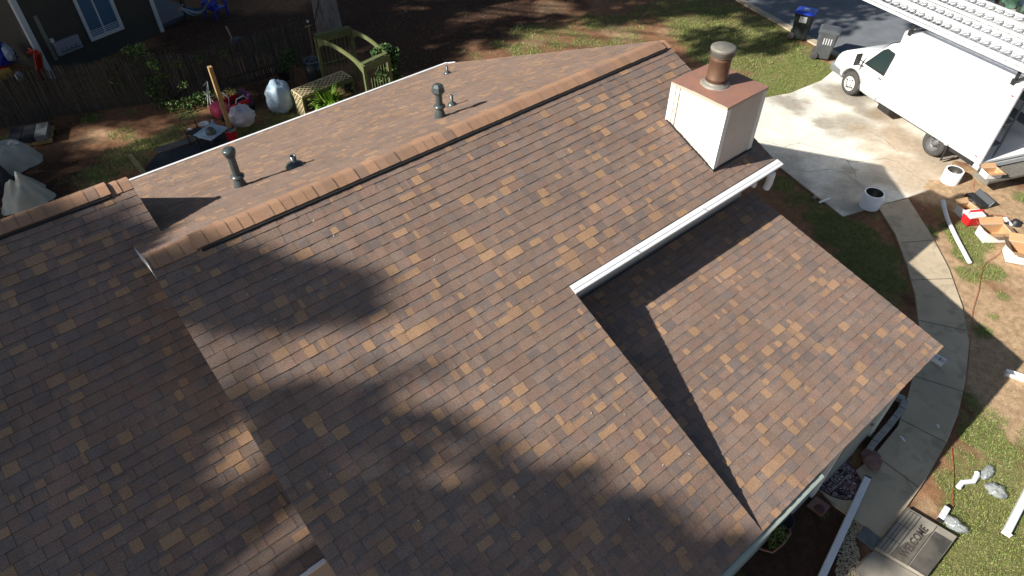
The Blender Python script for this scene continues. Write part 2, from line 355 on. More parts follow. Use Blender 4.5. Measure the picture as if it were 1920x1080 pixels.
def cut_sheet(name, poly, z, m, colfn, step=.12, thick=.1):
    bm = bmesh.new(); vs = [bm.verts.new((p[0], p[1], z)) for p in poly]; bm.faces.new(vs)
    for ax in (0, 1):
        lo, hi = min(p[ax] for p in poly), max(p[ax] for p in poly); c = lo + step
        while c < hi:
            no = [0, 0, 0]; no[ax] = 1; co = [0, 0, 0]; co[ax] = c
            bmesh.ops.bisect_plane(bm, geom=bm.verts[:] + bm.edges[:] + bm.faces[:], plane_co=co, plane_no=no); c += step
    bmesh.ops.triangulate(bm, faces=[f for f in bm.faces if len(f.verts) > 4])
    for f in bm.faces:
        if f.normal.z < 0: f.normal_flip()
    me = bpy.data.meshes.new(name); bm.to_mesh(me); bm.free()
    co = np.zeros(len(me.vertices) * 3); me.vertices.foreach_get("co", co); co = co.reshape(-1, 3)
    c = colfn(co[:, 0], co[:, 1]); ca = me.color_attributes.new("col", 'FLOAT_COLOR', 'POINT'); k = np.ones((len(co), 4), np.float32); k[:, :3] = c; ca.data.foreach_set("color", k.ravel())
    me.materials.append(m); o = bpy.data.objects.new(name, me); COL.objects.link(o); tag(o, kind="structure")
    sk = MB(); n = len(poly); sk.add([(p[0], p[1], z - .001) for p in poly] + [(p[0], p[1], z - thick) for p in poly], [(i, (i + 1) % n, n + (i + 1) % n, n + i) for i in range(n)])
    sk.build(name + "_edge", m_walk, o)
    return o
def drive_col(x, y):
    a = fbm(x, y, 1.1, 21); b = fbm(x, y, 3.1, 22); c = fbm(x, y, 8, 23)
    k = np.broadcast_to(np.array([.68, .64, .55]), (len(x), 3)).copy()
    def mx(k, col, t): return k * (1 - t[:, None]) + np.array(col) * t[:, None]
    grey = blob_field(x, y, [(1490, 195, .5, 1), (1520, 215, .5, 1), (1545, 232, .35, 1), (1460, 190, .4, .8), (1560, 170, .7, 1), (1600, 185, .6, 1), (1630, 210, .5, .9), (1500, 178, .4, .6), (1600, 235, .7, .7), (1640, 255, .5, .6), (1570, 250, .4, .5)])
    tan = blob_field(x, y, [(1700, 270, .7, 1), (1690, 310, .7, 1), (1720, 340, .6, 1), (1660, 330, .6, .7), (1700, 350, .5, .8), (1740, 320, .7, 1), (1770, 300, 1., 1), (1640, 280, .5, .7), (1620, 250, .6, .6), (1660, 220, .6, .8), (1800, 330, .8, 1), (1680, 250, .5, .9), (1700, 180, 1.2, .9), (1850, 300, 1, 1)])
    dk = blob_field(x, y, [(1590, 320, .25, 1), (1560, 345, .8, .7), (1520, 340, .7, .7), (1600, 350, .5, .7), (1480, 310, .6, .6), (1640, 345, .6, .6), (1590, 385, .35, 1), (1550, 380, .3, .8), (1625, 390, .25, .8)])
    k = mx(k, (.27, .24, .19), np.clip((grey - a * .35) * 1.8, 0, 1) * .85)
    k = mx(k, (.35, .25, .155), np.clip((tan - b * .5) * 1.6, 0, 1) * .75)
    k = mx(k, (.26, .235, .19), np.clip((dk - a * .4) * 1.5, 0, 1) * .7)
    k = mx(k, (.80, .78, .71), np.clip((a - .52) * 6, 0, 1) * .6 * (1 - np.clip(tan, 0, 1)))
    return k * (.86 + .28 * c)[:, None]
m_drivec = mat("driveway_concrete_stained", (1, 1, 1), .9, attr="col", noise_amt=.1, scale=9, grain=.12, grain_scale=110, bump=.25, bscale=120)
cut_sheet("driveway", drive, .022, m_drivec, drive_col)
cb = MB()
for line in ([(1486, 316), (1520, 322), (1550, 317), (1580, 322), (1600, 336), (1616, 350), (1628, 366)], [(1540, 278), (1560, 290), (1580, 297), (1596, 305), (1630, 300), (1660, 297), (1685, 305), (1705, 322), (1740, 345), (1762, 362)], [(1588, 300), (1600, 318), (1606, 334)],
             [(1640, 374), (1660, 380), (1690, 378)], [(1430, 262), (1470, 275), (1500, 268), (1545, 280)], [(1650, 385), (1655, 375), (1640, 366), (1628, 362)], [(1560, 250), (1620, 240), (1660, 262), (1690, 290)]):
    pts = [at(*q, .0235) for q in line]; fine = []
    for a, b_ in zip(pts[:-1], pts[1:]):
        for k in range(7): fine.append(a + (b_ - a) * k / 7 + np.array([rnd.uniform(-.02, .02), rnd.uniform(-.02, .02), 0]))
    for a, b_ in zip(fine[:-1], fine[1:]): cb.bar(a, b_, rnd.uniform(.003, .016), .002)
tag(cb.build("driveway_cracks", mat("crack_dirt", (.24, .19, .135), .95), fix=False), kind="structure")
wl = [(1645, 388), (1678, 440), (1700, 500), (1716, 560), (1723, 620), (1716, 690), (1702, 742), (1683, 800), (1634, 860), (1602, 885), (1585, 865), (1533, 915), (1563, 949), (1600, 974), (1651, 1012)]
wr = [(1697, 954), (1733, 903), (1774, 831), (1795, 780), (1809, 715), (1816, 645), (1803, 575), (1778, 505), (1742, 437), (1702, 374)]
sheet("walkway", [A2(*p) for p in wl + wr], .030, m_walk)
jb = MB()
for a, b in (((1722, 600), (1812, 620)), ((1705, 702), (1806, 734)), ((1683, 783), (1772, 829)), ((1650, 860), (1723, 914)), ((1708, 525), (1786, 522)), ((1690, 455), (1750, 450))):
    p, q = at(*a, .0315), at(*b, .0315); jb.bar(p, q, .018, .003)
tag(jb.build("walkway_joints", mat("joint_dirt", (.17, .14, .10), .95)), kind="structure")
# street beyond the kerb
k0, k1 = at(1378, 0), at(1568, 108); kd = (k1 - k0) / np.linalg.norm(k1 - k0); kn = np.array([-kd[1], kd[0], 0]); kn = kn if kn[0] > 0 else -kn
P = lambda a, b: k0 + kd * a + kn * b
sheet("street", [P(-60, .3)[:2], P(60, .3)[:2], P(60, 6.4)[:2], P(-60, 6.4)[:2]], .010, m_asph, .1)
kb = MB()
for o0 in (0, 6.4):
    kb.slab([P(-60, o0) + [0, 0, .045], P(60, o0) + [0, 0, .045], P(60, o0 + .3) + [0, 0, .03], P(-60, o0 + .3) + [0, 0, .03]], (0, 0, -.2))
tag(kb.build("kerb", m_walk), kind="structure")
sheet("far_driveway", [P(3.5, 6.7)[:2], P(8, 6.7)[:2], P(8, 14)[:2], P(3.5, 14)[:2]], .03, m_drive)
# gravel strip by the step
gravel = [A2(*p) for p in ((1580, 988), (1600, 975), (1632, 1000), (1603, 1010), (1612, 1040), (1606, 1100), (1562, 1100))]
gb = MB(); gm = mat("gravel", (1, 1, 1), .9, attr="col")
c0 = np.mean(gravel, 0)
def inside(p, poly):
    r = False; n = len(poly)
    for i in range(n):
        a, b = poly[i], poly[(i + 1) % n]
        if (a[1] > p[1]) != (b[1] > p[1]) and p[0] < (b[0] - a[0]) * (p[1] - a[1]) / (b[1] - a[1]) + a[0]: r = not r
    return r
gxs = [q[0] for q in gravel]; gys = [q[1] for q in gravel]; cnt = 0
while cnt < 2600:
    x, y = rnd.uniform(min(gxs), max(gxs)), rnd.uniform(min(gys), max(gys)); cnt += 1
    if not inside((x, y), gravel): continue
    r = rnd.uniform(.008, .017); a = rnd.uniform(0, 6); v = rnd.uniform(.5, 1.1)
    vs = [(x + r * math.cos(a + t) * rnd.uniform(.7, 1.2), y + r * math.sin(a + t) * rnd.uniform(.7, 1.2), z) for z in (0, r * .9) for t in (0, 1.57, 3.14, 4.71)]
    gb.add(vs, [(4, 5, 6, 7), (0, 1, 5, 4), (1, 2, 6, 5), (2, 3, 7, 6), (3, 0, 4, 7)], col=(.46 * v, .38 * v, .26 * v))
tag(gb.build("gravel", gm, fix=False), "loose tan gravel strip between planting bed and stepping slabs", "gravel", kind="stuff")

# grass blades and leaf litter
def blades(name, dens, z, h0, h1, w, cols, maskfn, xr, yr, label, cat, m):
    N = int(dens * (xr[1] - xr[0]) * (yr[1] - yr[0]))
    x = nrs.uniform(*xr, N); y = nrs.uniform(*yr, N); k = maskfn(x, y); keep = nrs.rand(N) < k; x = x[keep]; y = y[keep]; n = len(x)
    # keep only what the photograph's surroundings could show
    dx = np.stack([x - CC[0], y - CC[1], np.full(n, -CC[2])], 1); w_ = dx @ CF; u = dx @ CR / w_; v_ = dx @ CU / w_
    k = (w_ > 0) & (abs(u) < .86) & (abs(v_) < .5); x = x[k]; y = y[k]; n = len(x)
    a = nrs.uniform(0, 6.283, n); h = nrs.uniform(h0, h1, n); lean = nrs.uniform(.2, 1.1, n) * h; la = nrs.uniform(0, 6.283, n)
    p = np.zeros((n, 3, 3)); p[:, 0] = np.stack([x + np.cos(a) * w / 2, y + np.sin(a) * w / 2, np.full(n, z)], 1)
    p[:, 1] = np.stack([x - np.cos(a) * w / 2, y - np.sin(a) * w / 2, np.full(n, z)], 1)
    p[:, 2] = np.stack([x + np.cos(la) * lean, y + np.sin(la) * lean, z + h], 1)
    c = np.array(cols)[nrs.randint(0, len(cols), n)] * nrs.uniform(.82, 1.18, (n, 1))
    me = bpy.data.meshes.new(name); me.vertices.add(3 * n); me.vertices.foreach_set("co", p.astype(np.float32).ravel())
    me.loops.add(3 * n); me.loops.foreach_set("vertex_index", np.arange(3 * n, dtype=np.int32)); me.polygons.add(n)
    me.polygons.foreach_set("loop_start", np.arange(0, 3 * n, 3, dtype=np.int32)); me.update(calc_edges=True)
    ca = me.color_attributes.new("col", 'FLOAT_COLOR', 'POINT'); cc = np.ones((3 * n, 4), np.float32); cc[:, :3] = np.repeat(c, 3, 0); ca.data.foreach_set("color", cc.ravel())
    me.materials.append(m); o = bpy.data.objects.new(name, me); COL.objects.link(o); tag(o, label, cat, kind="stuff")
    return o
walkpoly = [A2(*p) for p in wl + wr]
def inpoly_np(x, y, poly):
    r = np.zeros(len(x), bool); n = len(poly)
    for i in range(n):
        a, b = poly[i], poly[(i + 1) % n]
        if a[1] == b[1]: continue
        c = ((a[1] > y) != (b[1] > y)) & (x < (b[0] - a[0]) * (y - a[1]) / (b[1] - a[1]) + a[0]); r ^= c
    return r
def gmask(x, y):
    g = ground_masks(x, y)[0]
    bad = inpoly_np(x, y, walkpoly) | inpoly_np(x, y, drive); g = np.where(bad, 0, g)
    st = (np.stack([x, y], 1) - k0[:2]) @ kn[:2]; g = np.where(st > -.05, 0, g)
    return g
gcols = [(.16, .225, .05), (.20, .26, .065), (.26, .30, .09), (.14, .20, .05), (.27, .28, .11)]
blades("grass", 2300, -.012, .02, .055, .012, gcols, gmask, (-4, 12), (-10, 3.5), "short green grass growing in patches over the clay around the house", "grass", m_leaf)
gf = blades("far_grass", 420, -.012, .03, .08, .022, gcols, gmask, (-13, 20), (3.5, 22), "rough grass of the back yard and side lawn under the pines", "grass", m_leaf)
def lmask(x, y): return ground_masks(x, y)[1] * .8 + .06
blades("leaf_litter", 110, -.008, .004, .02, .05, [(.16, .09, .05), (.10, .06, .04), (.22, .14, .08), (.3, .22, .14)], lmask, (-13, 20), (4, 24), "brown pine straw and leaf litter covering the shaded ground", "leaf litter", m_leaf)

# ------------------------------------------------------------------ trees (crowns high out of frame shade the roofs and yards)
def crown_mesh(name, clumps, parent, cols, cs=(.16, .3)):
    vs = []; cc = []
    for (c, r, dens) in clumps:
        n = int(dens * r * r * 900 / (np.mean(cs) / .22) ** 2)
        d = nrs.normal(size=(n, 3)); d /= np.linalg.norm(d, axis=1)[:, None]; q = np.array(c) + d * (r * nrs.uniform(.15, 1, (n, 1)) ** .55) * [1, 1, .75]
        u = nrs.normal(size=(n, 3)); u /= np.linalg.norm(u, axis=1)[:, None]; w = np.cross(u, nrs.normal(size=(n, 3))); w /= np.linalg.norm(w, axis=1)[:, None]
        s = nrs.uniform(*cs, (n, 1)); a = q - u * s * .5; b = q + u * s * .5
        vs.append(np.stack([a, q + w * s * .28, b, q - w * s * .28], 1)); k = np.array(cols)[nrs.randint(0, len(cols), n)] * nrs.uniform(.7, 1.25, (n, 1)); cc.append(k)
    v = np.concatenate(vs); c = np.concatenate(cc); n = len(v)
    me = bpy.data.meshes.new(name); me.vertices.add(4 * n); me.vertices.foreach_set("co", v.astype(np.float32).ravel())
    me.loops.add(4 * n); me.loops.foreach_set("vertex_index", np.arange(4 * n, dtype=np.int32)); me.polygons.add(n)
    me.polygons.foreach_set("loop_start", np.arange(0, 4 * n, 4, dtype=np.int32)); me.update(calc_edges=True)
    ca = me.color_attributes.new("col", 'FLOAT_COLOR', 'POINT'); k = np.ones((4 * n, 4), np.float32); k[:, :3] = np.repeat(c, 4, 0); ca.data.foreach_set("color", k.ravel())
    me.materials.append(m_leaf); o = bpy.data.objects.new(name, me); COL.objects.link(o); o.parent = parent; return o
pine_cols = [(.05, .085, .03), (.07, .10, .035), (.04, .07, .028)]
def tree(label, base, top, r, clumps, group=None, dens_card=(.2, .4), straight=True):
    base = np.array(base, float); t = thing("pine_tree", label, "tree", (0, 0, 0), 0, group)
    b = MB(); n = 14; pts = []; rad = []
    for i in range(n + 1):
        f = i / n; pts.append(base + [math.sin(f * 5 + base[0]) * .12 * f, math.cos(f * 4) * .12 * f, -.1 + f * top]); rad.append(r * (1.1 if i == 0 else 1 - .6 * f))
    b.tube(pts, rad, 18)
    # roots flare + limbs to the clumps
    for (c, cr, d) in clumps:
        h = max(min(c[2] - np.hypot(c[0] - base[0], c[1] - base[1]) * .35, top * .97), top * .35); f = h / top; p0 = pts[min(int(f * n), n)]
        mid = (np.array(p0) + c) / 2 + [0, 0, .25]
        b.tube([p0, mid, c], [r * .22, r * .15, r * .05], 6)
    b.build("trunk", m_bark, t); crown_mesh("crown", clumps, t, pine_cols, dens_card)
    return t
n_fr = np.array([0, -.43, 1]);
def S_front(px, py): return on(px, py, n_fr, 5.0)
def S_left(px, py): return on(px, py, n_fr, 5.0 - .887)
def back(P, d): return P - SD * d
def shade(pts, fn, dist, zdens=1.):
    out = []
    for (px, py, r, dn) in pts:
        P_ = fn(px, py); out.append((back(P_, dist + rnd.uniform(-1.5, 1.5)), r * 1.42, dn * zdens))
    return out
ROOF_L = [(285, 590, .35, 1), (300, 660, .35, 1), (340, 740, .3, 1), (210, 520, .4, .9), (60, 540, .6, 1), (0, 640, .6, 1), (90, 750, .6, 1), (0, 850, .6, 1), (120, 950, .5, 1), (0, 1060, .6, 1), (20, 480, .7, .9), (120, 500, .6, .8), (30, 580, .7, 1), (130, 590, .7, 1), (240, 560, .5, .6), (30, 690, .7, 1), (140, 700, .6, 1), (240, 650, .5, .5), (260, 720, .45, .6), (60, 800, .6, 1), (170, 800, .55, 1), (60, 900, .6, 1), (190, 900, .5, .9), (60, 1010, .6, 1), (190, 1010, .5, 1)]
ROOF_M = [(620, 1060, .45, 1), (840, 1070, .45, 1), (960, 1075, .45, 1), (1100, 1070, .45, 1), (700, 1030, .4, 1), (1200, 1000, .4, 1), (900, 900, .35, 1), (1260, 960, .35, 1), (660, 900, .4, 1), (560, 900, .35, 1), (540, 850, .4, 1), (640, 940, .45, 1), (740, 970, .4, 1), (860, 1010, .45, 1), (960, 1040, .45, 1), (1080, 980, .4, 1), (1200, 1080, .45, 1), (580, 1020, .4, 1), (1000, 900, .4, 1), (800, 940, .4, 1), (360, 540, .35, .8), (430, 540, .4, 1), (500, 545, .42, 1), (570, 550, .38, .9), (630, 540, .25, .6), (380, 480, .25, .5), (330, 560, .25, .7),
          (560, 760, .3, .8), (620, 790, .35, .9), (680, 850, .42, 1), (600, 880, .42, 1), (760, 820, .3, .7), (720, 920, .45, 1), (820, 870, .35, .8), (850, 950, .45, 1), (940, 870, .35, .8), (950, 960, .45, 1), (1060, 920, .42, 1), (1140, 870, .3, .8), (1150, 960, .42, 1), (1220, 910, .3, .8),
          (660, 1000, .45, 1), (780, 1020, .45, 1), (900, 1060, .5, 1), (1020, 1030, .45, 1), (1140, 1050, .45, 1), (1240, 1020, .42, 1), (1310, 990, .32, .8), (1320, 1060, .4, .9), (700, 1080, .4, 1), (560, 960, .3, 1), (770, 700, .2, .35)]
YARD_FAR = []
def fill(poly_px, step, r, dn, holes=(), jitter=.35):
    P_ = [A2(*q) for q in poly_px]; xs = [q[0] for q in P_]; ys = [q[1] for q in P_]; out = []
    x = min(xs)
    while x < max(xs):
        y = min(ys)
        while y < max(ys):
            q = (x + rnd.uniform(-jitter, jitter) * step, y + rnd.uniform(-jitter, jitter) * step)
            if inside(q, P_) and all((q[0] - A2(h[0], h[1])[0]) ** 2 + (q[1] - A2(h[0], h[1])[1]) ** 2 > (h[2] + r * .6) ** 2 for h in holes): out.append((np.array([q[0], q[1], 0.]), r * rnd.uniform(.8, 1.2), dn))
            y += step
        x += step
    return out
holesA = [(175, 255, .45), (240, 258, .5), (310, 265, .45), (60, 262, .2), (15, 265, .3), (130, 350, .3), (535, 105, .1), (620, 190, .35), (580, 195, .25), (30, 95, .3), (390, 190, .2), (80,210,.15)]
backyard = fill([(-250, 420), (-250, -60), (330, -60), (760, 20), (800, 130), (700, 190), (560, 260), (250, 370), (120, 430)], 1.15, .95, .75, holesA)
holesB = [(905, 20, .5), (960, 12, .45), (1030, 10, .5), (1060, 22, .3), (880, 32, .4), (1150, 58, .7), (1180, 70, .6), (1120, 72, .5), (980, 65, .3), (1020, 60, .3), (920, 105, .3), (1400, 60, .5), (1450, 155, .8), (1510, 145, .8), (1400, 130, .5), (1350, 45, .5), (1300, 90, .4), (1480, 120, .4), (1540,130,.6),(1250,55,.4), (1010,80,.3),(1400,175,.6)]
sidelawn = fill([(740, -50), (1300, -120), (1400, -20), (1500, 60), (1520, 100), (1420, 150), (1300, 130), (1200, 75), (850, 115), (790, 130)], 1.1, .8, .62, holesB)
def tree_from(label, ground_clumps, dist, base_off, top, r, group):
    cl = [(back(P_, dist + rnd.uniform(-2, 2)), rr, dn) for (P_, rr, dn) in ground_clumps]
    c = np.mean([q[0] for q in cl], 0)
    return tree(label, (c[0] + base_off[0], c[1] + base_off[1], 0), top, r, cl, group)
GT = "tall pines around the two yards"
def plane_shade(xs, ys, zfn, dist, r, dn, keep):
    out = []
    for X in xs:
        for Y in ys:
            q = np.array([X + rnd.uniform(-.2, .2), Y + rnd.uniform(-.12, .12), 0]); q[2] = zfn(q[1]); v = q - CC; w = v @ CF
            px, py = 960 + F_PX * (v @ CR) / w, 540 - F_PX * (v @ CU) / w
            if keep(px, py): out.append((back(q, dist + rnd.uniform(-1.5, 1.5)), r * rnd.uniform(.85, 1.15), dn))
    return out
def keepL(px, py):
    P_ = on(px, py, n_fr, 5.0 - .887)
    return not ((-11.5 < P_[0] and -3.3 < P_[1] < -1.45) or (py < 455 and px > 90))
cl = shade(ROOF_L, S_left, 24) + plane_shade(np.arange(-15.5, -9.7, .8), np.arange(-3.1, .6, .42), lambda y: 5 - .887 + .43 * y, 24, .42, .8, keepL) + plane_shade(np.arange(-10.2, -8.1, .4), np.arange(-1.5, .9, .26), lambda y: 5 - .887 + .43 * y, 24, .26, 1.3, keepL); c = np.mean([q[0] for q in cl], 0)
tree("tall pine standing left of the house whose crown shades the lower left roof", (c[0] - 1, c[1] - .5, 0), 16.5, .34, cl, GT)
def keepM(px, py):
    lim = np.interp(px, [380, 480, 560, 680, 780, 880, 960, 1060, 1160, 1260, 1340, 1420], [850, 840, 815, 850, 870, 880, 840, 850, 885, 940, 1000, 1060])
    return py > lim + 18 and px < 1400
cl = shade([q for q in ROOF_M if q[1] < 830], S_front, 27) + plane_shade(np.arange(-8.6, -4.6, .55), np.arange(-6.3, -1.6, .36), lambda y: 5 + .43 * y, 27, .34, .72, lambda a, b_: keepM(a, b_) and rnd.random() > .05); c = np.mean([q[0] for q in cl], 0)
tree("tall pine standing left of the house whose crown dapples the large front roof slope", (c[0] - 1, c[1] + .5, 0), 16.5, .36, cl, GT)
byc = sorted(backyard, key=lambda q: q[0][0]); h = len(byc) // 3
for i, lab in enumerate(("tall pine beyond the far corner of the reed fence", "tall pine behind the neighbour's carport", "tall pine behind the neighbour's dark sided house")):
    tree_from(lab, byc[i * h:(i + 1) * h if i < 2 else None], 30, (-.5, .8), 21, .38, GT)
slc = sorted(sidelawn, key=lambda q: q[0][0]); h = len(slc) // 2
tree_from("tall pine at the back of the straw covered clearing", slc[:h], 27, (-3, 8.), 19, .36, GT)
tree_from("tall pine beyond the clearing shading the side lawn", slc[h:], 27, (-4, 10.), 19, .36, GT)
tb = (at(602, 65) + at(648, 65)) / 2
cl = [(np.array([tb[0] + rnd.uniform(-2.6, 2.6), tb[1] + rnd.uniform(-2.6, 2.6), rnd.uniform(13.5, 19)]), rnd.uniform(.8, 1.3), .8) for _ in range(26)]
tree("thick grey barked pine trunk rising behind the mossy garden arbor", (tb[0], tb[1] + .25, 0), 19, .43, cl, GT)
street_sh = fill([(1385, -30), (1900, -150), (2300, 60), (1960, 120), (1640, 60), (1560, 90)], 1.3, 1.0, .6, [(1660, 50, .7), (1640, 70, .5), (1890, 40, 1.4), (1920, 90, 1.)])
tree_from("tall pine by the street shading the asphalt", street_sh, 22, (6, 14), 15, .33, GT)

# ------------------------------------------------------------------ the house
H = thing("house", "brown shingled house with a white sided chimney and stepped gable roofs", "house", (0, 0, 0))
SL = .43; EXPO = .1429
TAN = [(.40, .242, .138), (.42, .255, .145), (.37, .228, .134)]
BRN = [(.254, .178, .136), (.242, .174, .138), (.276, .182, .137), (.268, .174, .134), (.248, .181, .148)]
DRK = [(.186, .150, .134), (.198, .158, .140), (.174, .144, .132)]
AVG = np.array([.264, .184, .140])
def tabcol(r):
    k = r.random()
    c = r.choice(TAN) if k < .20 else r.choice(DRK) if k < .35 else r.choice(BRN)
    v = r.uniform(.9, 1.1); return np.array(c) * v
def courses(name, org, ed, n, bounds, tmax, parent, seed=1, t0=0., con=.78):
    """one roof slope of laminated shingles. org: world point at x=0,t=0; ed: unit down-slope; n: unit normal; bounds(t)->(x0,x1)"""
    r = random.Random(seed); b = MB(); org = np.array(org); ed = np.array(ed); n = np.array(n); ex = np.array([1., 0, 0])
    def p(x, t, h): return org + ex * x + ed * t + n * h
    i = 0; t = t0
    while t < tmax - .02:
        te = min(t + EXPO, tmax); bd = bounds((t + te) / 2)
        if bd is None: t = te; i += 1; continue
        x, x1 = bd; lastw = None; raised = False; prev_x = x
        lift = r.uniform(-.0015, .0015); sh_end = x + r.uniform(.2, 1.0); wob = r.uniform(-.003, .003)
        lasth = 0
        while x < x1 - .001:
            w = r.choice((.06, .09, .11, .13, .15, .17, .21)) * r.uniform(.85, 1.15); xe = min(x + w, x1)
            if x1 - xe < .05: xe = x1
            if x > sh_end: sh_end = x + 1.0; wob = r.uniform(-.004, .004); gap = True
            raised = not raised
            hl = .009 + (.0035 if raised else 0) + lift; hu = .002 + (.003 if raised else 0)
            c = tabcol(r) if raised or r.random() < .45 else np.array(r.choice(BRN)) * r.uniform(.84, .98)
            c = AVG * (1 - con) + c * con
            tw = te + .004 + wob + (.0 if raised else -.003)
            # blended tabs: tan at the butt shading to brown at the head (colour blend of the granules)
            if r.random() < .4: ch = (AVG * .85) * (1 - con) + np.array(r.choice(DRK)) * r.uniform(1., 1.2) * con
            else: ch = c
            g = .003 if raised else 0
            a, d_, c_, e_ = p(x, t, hu), p(xe - g, t, hu), p(xe - g, tw, hl), p(x, tw, hl)
            m1, m2 = p(x, t + .05, hu + (hl - hu) * .35), p(xe - g, t + .05, hu + (hl - hu) * .35)
            b.add([a, m1, m2, d_], [(0, 1, 2, 3)], col=ch); b.add([m1, e_, c_, m2], [(0, 1, 2, 3)], col=c)
            b.add([e_, p(x, tw, -.002), p(xe - g, tw, -.002), c_], [(0, 1, 2, 3)], col=c * .42)  # butt face coloured darker to deepen the shadow line under each course
            if raised:
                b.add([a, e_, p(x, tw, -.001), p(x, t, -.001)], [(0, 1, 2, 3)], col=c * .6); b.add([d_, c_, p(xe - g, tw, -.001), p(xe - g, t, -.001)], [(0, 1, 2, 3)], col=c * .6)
            x = xe
        t = te; i += 1
    return b.build(name, m_shingle, parent, fix=False)
cs_, sn_ = 1 / math.hypot(1, SL), SL / math.hypot(1, SL)
ED_F = (0, -cs_, -sn_); N_F = (0, -sn_, cs_); ED_R = (0, cs_, -sn_); N_R = (0, sn_, cs_)
XL = -8.93; XR = .04; XM = -4.64; YG = -2.66; YE = -6.16
tG = -YG / cs_; tE = -YE / cs_
def bf(t): return (XL, XR) if t < tG else (XL, XM)
roofF = courses("front_roof", (0, 0, 5), ED_F, N_F, bf, tE, H, 11); roofF["label"] = "large front slope in brown blend shingles"
def eave_y(x): return 6.60 + (x + 8.12) * (6.98 - 6.60) / 8.3
def br(t):
    y = t * cs_
    if y <= eave_y(XL): return (XL, .12)
    x = -8.12 + (y - 6.60) * 8.3 / .38
    return (x, .12) if x < .1 else None
roofR = courses("rear_roof", (0, 0, 5), ED_R, N_R, br, 6.99 / cs_, H, 12, con=.6)
# left section, one step lower
YLR = 1.90; ZLR = 5 - .887 + SL * YLR
tj = (YLR - 1.03) / cs_
def bl(t): return (-17.0, -8.55) if t < tj else (-17.0, -8.87)
roofL = courses("left_roof", (0, YLR, ZLR), ED_F, N_F, bl, (YLR + 3.24) / cs_, H, 13)
courses("left_rear_roof", (0, YLR, ZLR), (0, 1 / math.hypot(1, .675), -.675 / math.hypot(1, .675)), (0, .675 / math.hypot(1, .675), 1 / math.hypot(1, .675)), lambda t: (-17., -8.55), 3.4, H, 15)
# porch slope
SP = .22; cp, sp = 1 / math.hypot(1, SP), SP / math.hypot(1, SP)
EDP = (0, -cp, -sp); NP = (0, -sp, cp); ZP0 = 2.35 + SP * (6.15 - 2.45)
tP = (6.16 - 2.45) / cp
def bp(t):
    y = -2.45 - t * cp
    return (-4.72, -.04)
roofP = courses("porch_roof", (0, -2.45, ZP0), EDP, NP, bp, tP, H, 14)
# decks under the slopes (all just below the shingles)
def deck(name, pts, m=m_felt, th=.03, off=.006):
    b = MB(); P0 = np.array(pts[0]); nn = np.cross(np.array(pts[1]) - P0, np.array(pts[2]) - P0); nn /= np.linalg.norm(nn); nn = nn if nn[2] > 0 else -nn
    b.slab([np.array(q) - nn * off for q in pts], -nn * th); return b.build(name, m, H)
zf = lambda y: 5 + SL * y
deck("roof_deck", [(XL + .01, -.01, zf(-.01)), (XR - .01, -.01, zf(-.01)), (XR - .01, YG + .02, zf(YG + .02)), (XM - .01, YG + .02, zf(YG + .02)), (XM - .01, YE + .02, zf(YE + .02)), (XL + .01, YE + .02, zf(YE + .02))])
deck("roof_deck", [(XL + .01, .01, 5 - SL * .01), (.11, .01, 5 - SL * .01), (.11, eave_y(.1), 5 - SL * eave_y(.1)), (XL, eave_y(XL), 5 - SL * eave_y(XL))])
deck("roof_deck", [(-17, YLR - .01, ZLR), (-8.56, YLR - .01, ZLR), (-8.56, 1.04, ZLR - SL * (YLR - 1.04)), (-8.86, 1.04, ZLR - SL * (YLR - 1.04)), (-8.86, -3.22, ZLR - SL * (YLR + 3.22)), (-17, -3.22, ZLR - SL * (YLR + 3.22))])
deck("roof_deck", [(-17, YLR + .01, ZLR), (-8.56, YLR + .01, ZLR), (-8.56, YLR + 2.8, ZLR - .675 * 2.8), (-17, YLR + 2.8, ZLR - .675 * 2.8)])
deck("roof_deck", [(-4.7, -2.45, ZP0), (-.06, -2.45, ZP0), (-.06, -6.13, ZP0 - SP * 3.68), (-4.7, -6.13, ZP0 - SP * 3.68)])
# rake boards and fascias
def board(p, q, h=.15, t=.02, name="rake_board"):
    b = MB(); p = np.array(p, float); q = np.array(q, float); b.slab([p, q, q - [0, 0, h], p - [0, 0, h]], (t, 0, 0) if abs(p[0] - q[0]) < .3 else (0, t, 0))
    return b.build(name, m_fascia, H)
board((XR - .03, 0, 4.955), (XR - .03, YG + .03, zf(YG) - .035)); board((.08, 0, 4.955), (.08, 6.95, 4.955 - SL * 6.95)); board((XL + .015, 0, 4.955), (XL + .015, YE + .03, zf(YE) - .035)); board((XL + .015, .0, 4.955), (XL + .015, 1.9, 4.955 - SL * 1.9))
board((-8.585, YLR, ZLR - .04), (-8.585, 1.06, ZLR - .04 - SL * (YLR - 1.06))); board((-.085, -2.5, ZP0 - .045), (-.085, -6.12, ZP0 - .045 - SP * 3.62))
board((XL + .05, YE + .03, zf(YE) - .04), (-.1, YE + .03, zf(YE) - .04), .14, name="fascia"); board((XM, YG + .03, zf(YG) - .04), (XR - .04, YG + .03, zf(YG) - .04), .16, name="fascia"); board((-17, -3.2, ZLR - .04 - SL * (YLR + 3.22)), (-8.87, -3.2, ZLR - .04 - SL * (YLR + 3.22)), .14, name="fascia")
b = MB()   # white drip edge along the rear eave and left eave
p0 = np.array((XL, eave_y(XL), 5 - SL * eave_y(XL))); p1 = np.array((.13, eave_y(.13), 5 - SL * eave_y(.13)))
b.slab([p0 + [0, .0, .022], p1 + [0, .0, .022], p1 + [0, .085, .006], p0 + [0, .085, .006]], (0, 0, -.10))
b.bar((.125, eave_y(.13) - .35, 5.012 - SL * (eave_y(.13) - .35)), (.125, eave_y(.13), 5.012 - SL * eave_y(.13)), .02, .03)
b.build('drip_edge', m_white, H); b = MB(); zL = ZLR - SL * (YLR + 3.255)
